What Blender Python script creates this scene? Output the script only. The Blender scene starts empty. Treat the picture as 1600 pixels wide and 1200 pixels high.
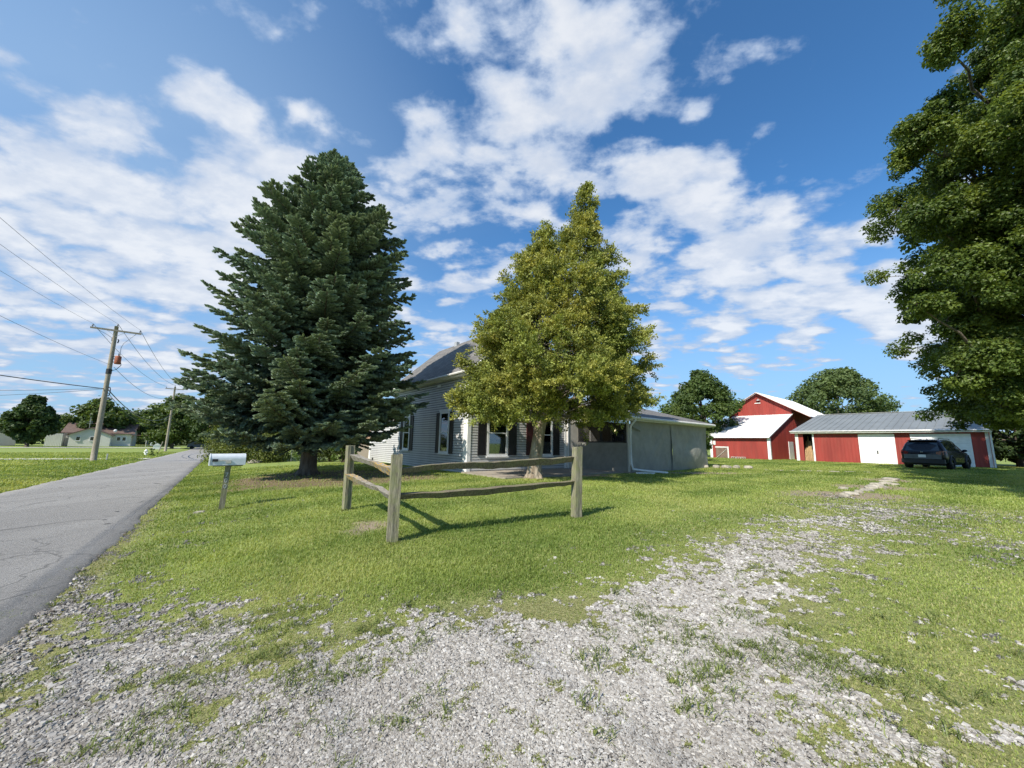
import bpy, math, random
import numpy as np
from mathutils import Vector, Matrix
random.seed(7); RNG = np.random.default_rng(7)
SC = bpy.context.scene; COL = SC.collection
# ------------------------------------------------------------------ camera
PITCH = math.atan(93/600.); ROLL = .0195; CZ = 1.6
cam = bpy.data.objects.new('camera', bpy.data.cameras.new('camera')); COL.objects.link(cam)
R0 = Vector((1,0,0)); F0 = Vector((0,math.cos(PITCH),math.sin(PITCH))); U0 = Vector((0,-math.sin(PITCH),math.cos(PITCH)))
Rv = R0*math.cos(ROLL)+U0*math.sin(ROLL); Uv = U0*math.cos(ROLL)-R0*math.sin(ROLL)
mw = Matrix((Rv, Uv, -F0)).transposed().to_4x4(); mw.translation = (0,0,CZ)
cam.matrix_world = mw
cam.data.sensor_width = 36; cam.data.lens = 13.5; cam.data.clip_start = .05; cam.data.clip_end = 3000
SC.camera = cam
SC.cycles.use_denoising = True; SC.cycles.denoising_prefilter = 'NONE'; SC.cycles.denoising_input_passes = 'RGB_ALBEDO_NORMAL'; SC.render.filter_size = 1.15; SC.cycles.sample_clamp_indirect = 6
# ------------------------------------------------------------------ light, sky, exposure
SUN_AZ, SUN_EL = math.radians(220), math.radians(42)      # clockwise from +Y, the side the sun stands on
SUN_STRENGTH, SKY_STRENGTH = 4.6, .115
SC.view_settings.view_transform = 'Standard'; SC.view_settings.look = 'None'
SC.view_settings.exposure = .55; SC.view_settings.gamma = 1.0
sun = bpy.data.objects.new('sun', bpy.data.lights.new('sun', 'SUN')); COL.objects.link(sun)
sun.data.energy = SUN_STRENGTH; sun.data.angle = math.radians(.5); sun.data.color = (1,.93,.82)
sd = Vector((math.sin(SUN_AZ)*math.cos(SUN_EL), math.cos(SUN_AZ)*math.cos(SUN_EL), math.sin(SUN_EL)))
sun.rotation_euler = sd.to_track_quat('Z','Y').to_euler()
sun.location = (0,0,60)
W = bpy.data.worlds.new('World'); SC.world = W; W.use_nodes = True
nt = W.node_tree; nt.nodes.clear()
class NB:
    """tiny node builder"""
    def __init__(s, t): s.t = t
    def n(s, typ, inp=None, **kw):
        nd = s.t.nodes.new(typ)
        for k, v in kw.items(): setattr(nd, k, v)
        for k, v in (inp or {}).items():
            sk = nd.inputs[k]
            if isinstance(v, bpy.types.NodeSocket): s.t.links.new(v, sk)
            else: sk.default_value = v
        return nd
    def m(s, op, a, b=0.0, c=0.0, clamp=False):
        nd = s.n('ShaderNodeMath', {0:a,1:b,2:c}, operation=op); nd.use_clamp = clamp; return nd.outputs[0]
    def mr(s, v, a, b, c=0., d=1., smooth=True):
        nd = s.n('ShaderNodeMapRange', {0:v,1:a,2:b,3:c,4:d})
        if smooth: nd.interpolation_type = 'SMOOTHSTEP'
        return nd.outputs[0]
    def noise(s, vec, scale, detail=4, rough=.55, out='Fac', **kw):
        i = {'Scale':scale,'Detail':detail,'Roughness':rough}
        if vec is not None: i['Vector'] = vec
        i.update(kw.pop('inp', {}))
        return s.n('ShaderNodeTexNoise', i, **kw).outputs[out]
    def mix(s, f, a, b, mode='MIX'):
        nd = s.n('ShaderNodeMix', data_type='RGBA', blend_type=mode)
        for i, v in ((0,f),(6,a),(7,b)):
            if isinstance(v, bpy.types.NodeSocket): s.t.links.new(v, nd.inputs[i])
            else: nd.inputs[i].default_value = v if i == 0 else (tuple(v)+(1,))[:4]
        return nd.outputs[2]
    def ramp(s, f, stops):
        nd = s.n('ShaderNodeValToRGB', {0:f}); e = nd.color_ramp.elements
        while len(e) < len(stops): e.new(.5)
        for k, (p, c) in enumerate(stops): e[k].position = p; e[k].color = tuple(c)+(1,)
        return nd.outputs[0]
b = NB(nt)
tc = b.n('ShaderNodeTexCoord').outputs['Generated']
sky = b.n('ShaderNodeTexSky', sky_type='NISHITA'); sky.sun_disc = False
sky.sun_elevation = SUN_EL; sky.sun_rotation = SUN_AZ
sky.air_density = 1.0; sky.dust_density = .6; sky.ozone_density = 2.2; sky.altitude = 200
sep = b.n('ShaderNodeSeparateXYZ', {0:tc})
zc = b.m('ADD', b.m('MAXIMUM', sep.outputs[2], 0.0), .16)
pv = b.n('ShaderNodeCombineXYZ', {0:b.m('DIVIDE', sep.outputs[0], zc), 1:b.m('DIVIDE', sep.outputs[1], zc), 2:0.0}).outputs[0]
# large scale cover: directions (x,y,z), angular size, weight
COVER_BLOBS = []
def sdir(u, v):
    d = Rv*((u-800)/600)+Uv*((600-v)/600)+F0; return d.normalized()
for u, v, r, w in [(300,210,.26,.30),(430,190,.2,.25),(90,330,.34,.32),(270,330,.3,.28),(60,150,.14,.12),(100,480,.4,.32),(330,350,.2,.12),
                   (470,20,.16,.26),(760,10,.22,.28),(640,250,.2,.3),(700,330,.22,.3),(720,180,.16,.1),(900,60,.25,.2),(1010,140,.2,.2),(930,230,.22,.24),
                   (1110,240,.12,.36),(1150,150,.14,.3),(1250,330,.16,.22),(1330,310,.12,.15),(1010,340,.22,.26),(1100,400,.2,.2),(1300,390,.24,.36),(1210,430,.22,.3),(1120,350,.12,.2),(700,480,.25,.22),(1100,500,.3,.12),
                   (1400,500,.08,.75),(1450,492,.08,.8),(1355,505,.04,.5),(1260,525,.05,.85),(1215,530,.03,.4),(1500,120,.1,.3),(690,530,.1,.2),
                   (1290,160,.24,-.5),(1330,280,.14,-.34),(1200,60,.18,-.32),(300,60,.22,-.42),(20,20,.16,-.4),(560,110,.14,-.38),(520,90,.12,-.3),(330,290,.06,-.2),(600,200,.07,-.18),
                   (220,250,.06,-.2),(150,30,.18,-.3),(1340,600,.14,-.35),(1250,590,.16,-.25),(1180,330,.07,-.2),(1000,20,.1,.05)]:
    COVER_BLOBS.append((sdir(u, v), r, w))
cov = None
wv = b.n('ShaderNodeTexNoise', {'Vector':tc,'Scale':3.5,'Detail':3.0}).outputs['Color']
wd = b.n('ShaderNodeVectorMath', {0:wv,1:(.5,.5,.5)}, operation='SUBTRACT').outputs[0]
wd = b.n('ShaderNodeVectorMath', {0:wd,'Scale':.22}, operation='SCALE').outputs[0]
tcw = b.n('ShaderNodeVectorMath', {0:tc,1:wd}, operation='ADD').outputs[0]
for c, r, w in COVER_BLOBS:
    ds = b.n('ShaderNodeVectorMath', {0:tcw,1:tuple(c)}, operation='DISTANCE').outputs['Value']
    g = b.mr(ds, 0., r*1.5, w, 0.)
    cov = g if cov is None else b.m('ADD', cov, g)
pr_ = b.n('ShaderNodeMapping', {'Vector':pv,'Rotation':(0,0,math.radians(30)),'Scale':(1,1.35,1)}).outputs[0]
n1 = b.noise(pr_, 1.9, 9, .56, inp={'Distortion':.25})
n2 = b.noise(pr_, 6.0, 7, .6)
n3 = b.noise(tc, 9, 8, .58, inp={'Distortion':.3})
n4 = b.noise(pr_, 3.6, 8, .6, inp={'Distortion':.25})
wp = b.n('ShaderNodeVectorMath', {0:pr_,1:b.n('ShaderNodeVectorMath', {0:b.n('ShaderNodeTexNoise', {'Vector':pr_,'Scale':5.,'Detail':5.}).outputs['Color'],'Scale':.34}, operation='SCALE').outputs[0]}, operation='ADD').outputs[0]
vor = b.n('ShaderNodeTexVoronoi', {'Vector':wp,'Scale':5.2,'Smoothness':.5}, feature='SMOOTH_F1').outputs['Distance']
puff = b.m('MULTIPLY', b.m('SUBTRACT', .42, vor), .28)
nn = b.m('ADD', b.m('ADD', puff, b.m('MULTIPLY', n1, .22)), b.m('ADD', b.m('MULTIPLY', n4, .40), b.m('ADD', b.m('MULTIPLY', n2, .16), b.m('MULTIPLY', n3, .22))))
dens = b.m('ADD', b.m('MULTIPLY', b.m('SUBTRACT', nn, .5), 2.5), b.m('MULTIPLY', cov, .44))
alpha = b.mr(dens, -.05, .21)
thick = b.mr(dens, .07, .42)
lit = b.mr(b.noise(b.n('ShaderNodeVectorMath', {0:pr_,1:(.05,.07,0)}, operation='ADD').outputs[0], 4.2, 8, .6), .36, .62)
ccol = b.mix(thick, (2.9,3.6,4.8), (4.0,4.4,5.1))
ccol = b.mix(b.m('MULTIPLY', lit, b.m('MULTIPLY', thick, .9)), ccol, (5.4,5.55,5.8))
# thin veil low on the left
veil = b.mr(b.n('ShaderNodeVectorMath', {0:tc,1:tuple(sdir(60,480))}, operation='DISTANCE').outputs['Value'], .10, 1.0, .78, 0.)
veil = b.m('MULTIPLY', veil, b.mr(b.noise(pr_, .9, 5, .5), .3, .6, .5, 1.))
hz = b.mr(sep.outputs[2], -.02, .50, .85, 0.)
skc = b.mix(1.0, sky.outputs[0], (.47,.87,1.13), 'MULTIPLY')
c0 = b.mix(b.m('MAXIMUM', veil, hz), skc, (2.3,3.4,4.9))
c1 = b.mix(b.m('MULTIPLY', alpha, .9), c0, ccol)
bg = b.n('ShaderNodeBackground', {'Color':c1,'Strength':SKY_STRENGTH})
nt.links.new(bg.outputs[0], b.n('ShaderNodeOutputWorld').inputs[0])

# ------------------------------------------------------------------ terrain functions (metres)
AZ = math.radians(-38.); D = np.array([math.sin(AZ), math.cos(AZ)]); N = np.array([math.cos(AZ), -math.sin(AZ)])
ROTZ = math.radians(38)
def ss(a, c, x):
    x = np.clip((x-a)/(c-a), 0, 1); return x*x*(3-2*x)
def H(x, y):
    t = x*N[0]+y*N[1]; s = x*D[0]+y*D[1]; u = t-.027*s
    z = .32*(1-np.exp(-np.maximum(u+.9,0)/3.0))*ss(-1.2,1.0,u)+.24*ss(18,33,t)
    z = z-.009*np.clip(s-4,0,90)*(1-.75*ss(-1,8,u))
    return z-2.5*ss(150,220,s)
def bank(u): return .10*np.exp(-((u+6.6)/1.1)**2)-.05*np.exp(-((u+5.3)/.4)**2)
def hz1(x, y): return float(H(np.float64(x), np.float64(y)))
def road_xy(t, s):                                   # t across, s along
    u = t+.027*s; return u*N[0]+s*D[0], u*N[1]+s*D[1]
def _h(ix, iy, seed):
    h = (ix.astype(np.int64)*374761393+iy.astype(np.int64)*668265263+seed*974711) & 0x7fffffff
    h = ((h ^ (h >> 13))*1274126177) & 0x7fffffff
    return ((h ^ (h >> 16)) & 0xffff)/65535.
def vn(x, y, seed=0):
    ix = np.floor(x); iy = np.floor(y); fx = x-ix; fy = y-iy; fx = fx*fx*(3-2*fx); fy = fy*fy*(3-2*fy)
    a = _h(ix,iy,seed); c = _h(ix+1,iy,seed); d = _h(ix,iy+1,seed); e = _h(ix+1,iy+1,seed)
    return (a*(1-fx)+c*fx)*(1-fy)+(d*(1-fx)+e*fx)*fy
def fbm(x, y, f, o=4, seed=0, g=.55):
    r = 0; A = 1; S = 0
    for k in range(o): r = r+A*vn(x*f*2**k+17.3*k, y*f*2**k-9.1*k, seed+k); S += A; A *= g
    return r/S
# gravel share observed at ground points
GP = np.array([(-2.33,2.16,.75),(-1.68,2.14,.8),(-1.03,2.08,.95),(-.26,2.02,.95),(.47,1.99,.92),(1.05,1.98,.85),(1.48,1.97,.75),(1.9,1.96,.6),(2.28,1.96,.45),(-2.92,2.58,.3),(-2.46,2.58,.8),(-1.85,2.53,.7),(-1.25,2.46,.9),(-.69,2.41,.95),(.03,2.38,.93),(.74,2.36,.9),(1.26,2.35,.8),(1.78,2.34,.6),(2.31,2.34,.35),(2.77,2.34,.3),(-3.46,2.97,.2),(-3.11,2.98,.8),(-2.51,2.96,.85),(-1.79,2.87,.55),(-1.24,2.8,.9),(-.38,2.75,.93),(.45,2.72,.9),(1.26,2.7,.8),(1.88,2.7,.55),(2.49,2.69,.25),(3.14,2.69,.15),(-3.72,3.33,.35),(-3.26,3.33,.85),(-2.73,3.3,.8),(-1.91,3.2,.35),(-1.29,3.11,.8),(-.67,3.07,.8),(.04,3.04,.7),(.73,3.03,.85),(1.33,3.01,.85),(1.88,3.01,.6),(2.57,3.01,.2),(3.26,3.01,.1),(-4.1,3.8,.2),(-3.75,3.79,.5),(-3.14,3.76,.15),(-2.64,3.7,.5),(-1.89,3.57,.35),(-1.04,3.5,.2),(-.23,3.45,.35),(.57,3.42,.3),(1.09,3.42,.75),(1.73,3.42,.8),(2.41,3.42,.45),(3.21,3.41,.15),(4.01,3.43,.15),(-4.54,4.41,.3),(-4.07,4.41,.15),(-2.95,4.28,0),(-1.86,4.08,0),(-.9,4.01,0),(.04,3.98,.02),(.66,3.96,.15),(1.27,3.96,.35),(1.89,3.96,.75),(2.51,3.96,.75),(3.14,3.97,.25),(4.08,3.98,.05),(4.99,4.01,.1),(-5.26,5.29,.25),(-4.52,5.29,0),(-2.26,4.88,0),(.04,4.73,0),(1.15,4.71,.05),(1.9,4.73,.4),(2.66,4.75,.7),(3.42,4.76,.5),(4.19,4.78,.08),(5.38,4.83,0),(6.09,4.85,.25),(-5.86,6.23,.1),(-3.69,5.91,0),(-.84,5.58,0),(1.8,5.55,0),(2.7,5.57,.3),(3.61,5.62,.72),(4.34,5.64,.8),(5,5.68,.35),(5.95,5.72,0),(6.94,5.79,.1),(7.39,5.81,.5),(-6.94,7.65,.15),(-3.27,6.94,0),(.05,6.74,0),(3.32,6.84,0),(4.47,6.92,.2),(5.53,7,.8),(6.48,7.05,.85),(7.47,7.13,.2),(8.75,7.24,.02),(9.34,7.3,.1),(-7.97,9,.22),(-7.11,8.96,0),(-2.51,8,0),(1.32,7.92,0),(5.32,8.2,0),(6.77,8.36,.3),(8.25,8.49,.85),(9.49,8.63,.9),(10.45,8.73,.08),(-8.65,10.43,0),(4.62,9.44,0),(7.97,9.81,.1),(9.43,10.01,.4),(10.52,10.13,.3),(11.26,10.21,.15),(12.67,10.41,0),(-9.77,12.98,0),(-1.78,11.4,0),(5.98,12.18,0),(9.34,12.71,0),(14.23,13.43,0),(16.61,13.59,0),(-2.66,16.82,0),(12.93,19.68,0),(22.74,19.81,0),(0,.8,.9),(-1.5,.8,.85),(1.5,.8,.7),(-3,1,.5),(3,1,.4),(0,-1,.8),(0,-4,.5),(6,0,.1),(-5,-3,.1)])
def gravel_share(x, y):
    x = np.atleast_1d(x).astype(float); y = np.atleast_1d(y).astype(float)
    lr = np.log(np.hypot(x,y)+.05); th = np.arctan2(x,y)
    plr = np.log(np.hypot(GP[:,0],GP[:,1])); pth = np.arctan2(GP[:,0],GP[:,1])
    num = np.zeros_like(x); den = np.full_like(x, 1e-9)
    for a, c, g in zip(plr, pth, GP[:,2]):
        d = ((lr-a)/.11)**2+((th-c)/.11)**2; w = np.exp(-d)+1e-4/(1+d)**2; num += w*g; den += w
    g = num/den
    return np.where(np.hypot(x,y) > 15, 0, g)
def uni(n): return np.clip(.5+(n-.5)*1.0/.40, 0, 1)      # fbm -> roughly uniform
def cover(x, y):
    """(gravel, dry, dirt) 0..1 at ground points, the same everywhere it is used"""
    g = gravel_share(x, y)
    n = uni(.42*fbm(x,y,2.6,4,3)+.58*fbm(x,y,13,4,9))
    gr = ss(-.24,.24,g-n)
    gr = np.where(g < .015, 0, gr)
    dry = np.clip(1.9*g,0,1)*(.5+.5*fbm(x,y,1.7,3,21))
    ur = x*N[0]+y*N[1]-.027*(x*D[0]+y*D[1]); sh = np.exp(-((ur+1.15)/.22)**2)*ss(22,5,np.hypot(x,y))
    dry = dry+.9*sh; gr = np.clip(gr+.75*sh*ss(.42,.6,fbm(x,y,4.,3,71)),0,1)
    def bl(cx, cy, rx, ry=None):
        ry = ry or rx; return np.exp(-(((x-cx)/rx)**2+((y-cy)/ry)**2))
    dry = dry+.75*bl(.3,3.55,.9,.35)+.3*bl(3.2,2.6,1.3,1.0)+.25*bl(4.9,4.3,1.2,1.0)
    dirt = 1.1*bl(-2.3,6.8,.55,.6)+1.5*bl(9.7,11.4,1.9,1.0)+1.4*bl(12.8,13.8,1.6,1.1)+1.2*bl(15.9,16.6,1.2,1.0)+.8*bl(-1.42,5.75,.4,.3)
    dirt = dirt+1.8*bl(2.6,16.9,1.9,.8)+1.2*bl(9.5,19.6,3.5,.7)
    nd = fbm(x,y,1.3,4,33)
    needles = .9*ss(4.3,2.9,np.hypot((x+7.0)/1.15,(y-15.4)/.95)+2.0*(nd-.5))
    dirt = ss(.35,.95,dirt+1.1*(fbm(x,y,3.,4,51)-.5))
    return gr, np.clip(dry,0,1), np.clip(dirt,0,1), needles

# ------------------------------------------------------------------ mesh helper
class MB:
    def __init__(s): s.V=[]; s.F={}; s.n=0; s.T=[]; s.hasT=False; s.MI={}; s.mi=0
    def add(s, v, f, tint=None):
        v = np.asarray(v, float).reshape(-1,3); f = np.asarray(f, np.int64); 
        if f.ndim == 1: f = f[None]
        s.V.append(v); l_ = s.F.setdefault(f.shape[1], []); l_.append(f+s.n); s.n += len(v)
        if s.mi: s.MI[(f.shape[1],len(l_)-1)] = s.mi
        if tint is None: s.T.append(np.zeros((len(v),1))+.5)
        else:
            s.hasT = True; s.T.append(np.broadcast_to(np.asarray(tint,float).reshape(-1,1),(len(v),1)))
        return s
    def poly(s, pts): return s.add(pts, [list(range(len(pts)))])
    def box(s, x0,x1,y0,y1,z0,z1):
        v = [(x0,y0,z0),(x1,y0,z0),(x1,y1,z0),(x0,y1,z0),(x0,y0,z1),(x1,y0,z1),(x1,y1,z1),(x0,y1,z1)]
        return s.add(v, [(0,3,2,1),(4,5,6,7),(0,1,5,4),(1,2,6,5),(2,3,7,6),(3,0,4,7)])
    def bar(s, a, c, w, h, up=(0,0,1)):
        a = Vector(a); c = Vector(c); d = (c-a).normalized(); r = d.cross(Vector(up))
        if r.length < 1e-4: r = d.cross(Vector((1,0,0)))
        r.normalize(); u = r.cross(d); v = []
        for p in (a,c):
            for i,j in ((-1,-1),(1,-1),(1,1),(-1,1)): v.append(tuple(p+r*(i*w/2)+u*(j*h/2)))
        return s.add(v, [(3,2,1,0),(4,5,6,7),(0,1,5,4),(1,2,6,5),(2,3,7,6),(3,0,4,7)])
    def tube(s, pts, rad, k=8, cap=True, tint=None):
        P = np.asarray(pts,float); n = len(P)
        if np.isscalar(rad): rad = [rad]*n
        T = np.gradient(P, axis=0); T /= np.linalg.norm(T,axis=1)[:,None]+1e-9
        ref = np.array([0,0,1.]) if abs(T[:,2]).mean() < .8 else np.array([1.,0,0])
        A = np.cross(T, ref); A /= np.linalg.norm(A,axis=1)[:,None]+1e-9; B = np.cross(T, A)
        an = np.arange(k)*2*math.pi/k
        v = P[:,None]+np.asarray(rad)[:,None,None]*(A[:,None]*np.cos(an)[None,:,None]+B[:,None]*np.sin(an)[None,:,None])
        i = np.arange(n-1)[:,None]*k; j = np.arange(k)[None]; j2 = (j+1)%k
        f = np.stack([i+j, i+j2, i+k+j2, i+k+j], -1).reshape(-1,4)
        base = s.n; s.add(v.reshape(-1,3), f, tint)
        if cap:
            s.F.setdefault(k, []).append(np.array([[base+q for q in range(k)][::-1], [base+(n-1)*k+q for q in range(k)]]) if False else np.array([[base+q for q in range(k)], [base+(n-1)*k+k-1-q for q in range(k)]]))
        return s
    def lathe(s, c, prof, k=16, axis='z'):
        pts = []; 
        for r, h in prof:
            for q in range(k):
                a = 2*math.pi*q/k; x, y = r*math.cos(a), r*math.sin(a)
                p = {'z':(x,y,h),'y':(x,h,y),'x':(h,x,y)}[axis]; pts.append((c[0]+p[0],c[1]+p[1],c[2]+p[2]))
        f = [(i*k+q, i*k+(q+1)%k, (i+1)*k+(q+1)%k, (i+1)*k+q) for i in range(len(prof)-1) for q in range(k)]
        return s.add(pts, f)
    def build(s, name, mat, parent=None, offset=None, smooth=False):
        V = np.concatenate(s.V) if s.V else np.zeros((0,3))
        if offset is not None: V = V-np.asarray(offset)
        me = bpy.data.meshes.new(name); me.vertices.add(len(V)); me.vertices.foreach_set('co', V.astype(np.float32).ravel())
        loops=[]; starts=[]; tot=0
        for k, L in s.F.items():
            f = np.concatenate(L); starts.append(tot+np.arange(len(f))*k); loops.append(f.ravel()); tot += f.size
        loops = np.concatenate(loops); starts = np.concatenate(starts)
        me.loops.add(len(loops)); me.loops.foreach_set('vertex_index', loops.astype(np.int32))
        me.polygons.add(len(starts)); me.polygons.foreach_set('loop_start', starts.astype(np.int32))
        me.update(calc_edges=True); me.validate()
        if s.hasT:
            a = me.attributes.new('tint','FLOAT','POINT'); a.data.foreach_set('value', np.concatenate(s.T).astype(np.float32).ravel())
        if s.MI: me.polygons.foreach_set('material_index', np.concatenate([np.full(len(a_), s.MI.get((k,i_),0), np.int32) for k, L_ in s.F.items() for i_, a_ in enumerate(L_)]))
        me.polygons.foreach_set('use_smooth', np.full(len(me.polygons), bool(smooth)))
        for m in (mat if isinstance(mat,(list,tuple)) else [mat]): me.materials.append(m)
        o = bpy.data.objects.new(name, me); COL.objects.link(o)
        if parent: o.parent = parent
        return o
def tag(o, label=None, cat=None, group=None, kind=None):
    for k, v in (('label',label),('category',cat),('group',group),('kind',kind)):
        if v: o[k] = v
    return o
def empty(name, loc, rz=0, **kw):
    o = bpy.data.objects.new(name, None); COL.objects.link(o); o.location = loc; o.rotation_euler = (0,0,rz); o.empty_display_size=.2
    return tag(o, **kw)

# ------------------------------------------------------------------ materials
def mat(name): 
    m = bpy.data.materials.new(name); m.use_nodes = True; t = m.node_tree; t.nodes.clear()
    bb = NB(t); out = bb.n('ShaderNodeOutputMaterial'); return m, bb, out
def bump(bb, h, dist=.01, strength=1., normal=None):
    i = {'Height':h,'Distance':dist,'Strength':strength}
    if normal is not None: i['Normal'] = normal
    return bb.n('ShaderNodeBump', i).outputs[0]
def simple(name, col, rough=.7, metal=0, var=.12, scale=4, dirt=0, dirtcol=(.12,.1,.07), bmp=0, bscale=60, streak=False, spec=.5):
    m, bb, out = mat(name)
    oc = bb.n('ShaderNodeTexCoord').outputs['Object']
    vec = bb.n('ShaderNodeMapping', {'Vector':oc,'Scale':(1,1,.15) if streak else (1,1,1)}).outputs[0]
    n = bb.noise(vec, scale, 6, .6)
    dark = tuple(c*(1-var*1.6) for c in col); light = tuple(min(1,c*(1+var)) for c in col)
    c = bb.mix(bb.mr(n,.3,.7), dark, light)
    if dirt: c = bb.mix(bb.m('MULTIPLY', bb.mr(bb.noise(vec, scale*2.3, 7, .68), .48, .75), dirt), c, dirtcol)
    p = bb.n('ShaderNodeBsdfPrincipled', {'Base Color':c,'Roughness':rough,'Metallic':metal,'Specular IOR Level':spec})
    if bmp: bb.t.links.new(bump(bb, bb.noise(oc, bscale, 4), bmp), p.inputs['Normal'])
    bb.t.links.new(p.outputs[0], out.inputs[0]); return m
def leafmat(name, c_dark, c_light, c_alt, trans=.35, rough=.55, altw=.5, tr_col=None):
    m, bb, out = mat(name)
    t = bb.n('ShaderNodeAttribute', attribute_name='tint').outputs['Fac']
    oc = bb.n('ShaderNodeTexCoord').outputs['Object']
    big = bb.mr(bb.noise(oc, .55, 3, .5), .38, .62)
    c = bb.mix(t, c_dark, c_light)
    c = bb.mix(bb.m('MULTIPLY', bb.m('MULTIPLY', big, altw), bb.mr(t,.25,.9)), c, c_alt)
    d = bb.n('ShaderNodeBsdfPrincipled', {'Base Color':c,'Roughness':rough,'Specular IOR Level':.35})
    tr = bb.n('ShaderNodeBsdfTranslucent', {'Color':bb.mix(1.0, c, (1.5,1.35,.7), 'MULTIPLY')})
    mx = bb.n('ShaderNodeMixShader', {0:trans}); bb.t.links.new(d.outputs[0], mx.inputs[1]); bb.t.links.new(tr.outputs[0], mx.inputs[2])
    bb.t.links.new(mx.outputs[0], out.inputs[0]); return m
M = {}
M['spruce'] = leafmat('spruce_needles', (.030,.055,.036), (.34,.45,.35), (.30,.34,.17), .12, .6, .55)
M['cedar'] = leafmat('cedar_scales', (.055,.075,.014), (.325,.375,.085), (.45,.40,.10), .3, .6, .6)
M['maple'] = leafmat('maple_leaves', (.032,.062,.014), (.165,.235,.05), (.22,.26,.055), .42, .45, .5)
M['treeA'] = leafmat('broad_leaves', (.035,.065,.016), (.11,.17,.04), (.14,.17,.04), .35, .55, .4)
M['treeB'] = leafmat('pale_broad_leaves', (.05,.085,.03), (.15,.21,.07), (.15,.19,.05), .35, .55, .4)
M['treeD'] = leafmat('dark_broad_leaves', (.02,.042,.012), (.075,.125,.033), (.06,.09,.02), .25, .6, .4)
M['hedge'] = leafmat('hedge_leaves', (.04,.065,.012), (.15,.19,.04), (.19,.20,.04), .35, .5, .6)
M['shrub'] = leafmat('shrub_leaves', (.04,.08,.015), (.13,.2,.04), (.15,.2,.04), .35, .5, .4)
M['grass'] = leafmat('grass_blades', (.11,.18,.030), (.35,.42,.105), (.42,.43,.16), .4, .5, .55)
M['drygrass'] = leafmat('dry_grass_blades', (.20,.205,.075), (.44,.43,.19), (.44,.38,.19), .35, .6, .5)
M['weed'] = leafmat('weed_leaves', (.09,.12,.03), (.24,.29,.09), (.2,.25,.05), .35, .5, .4)
def barkmat(name, c1, c2, sc=9, dist=.03):
    m, bb, out = mat(name)
    oc = bb.n('ShaderNodeTexCoord').outputs['Object']
    v = bb.n('ShaderNodeMapping', {'Vector':oc,'Scale':(1,1,.22)}).outputs[0]
    n = bb.noise(v, sc, 8, .65); vo = bb.n('ShaderNodeTexVoronoi', {'Vector':v,'Scale':sc*1.2}).outputs['Distance']
    c = bb.mix(bb.mr(n,.3,.7), c1, c2)
    p = bb.n('ShaderNodeBsdfPrincipled', {'Base Color':c,'Roughness':.9,'Normal':bump(bb, bb.m('ADD', n, vo), dist)})
    bb.t.links.new(p.outputs[0], out.inputs[0]); return m
M['bark'] = barkmat('bark', (.07,.055,.042), (.17,.14,.11))
M['cedarbark'] = barkmat('cedar_bark', (.16,.12,.08), (.36,.31,.24), 7, .05)
M['twig'] = barkmat('twig', (.05,.04,.03), (.13,.10,.075), 20, .005)

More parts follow.
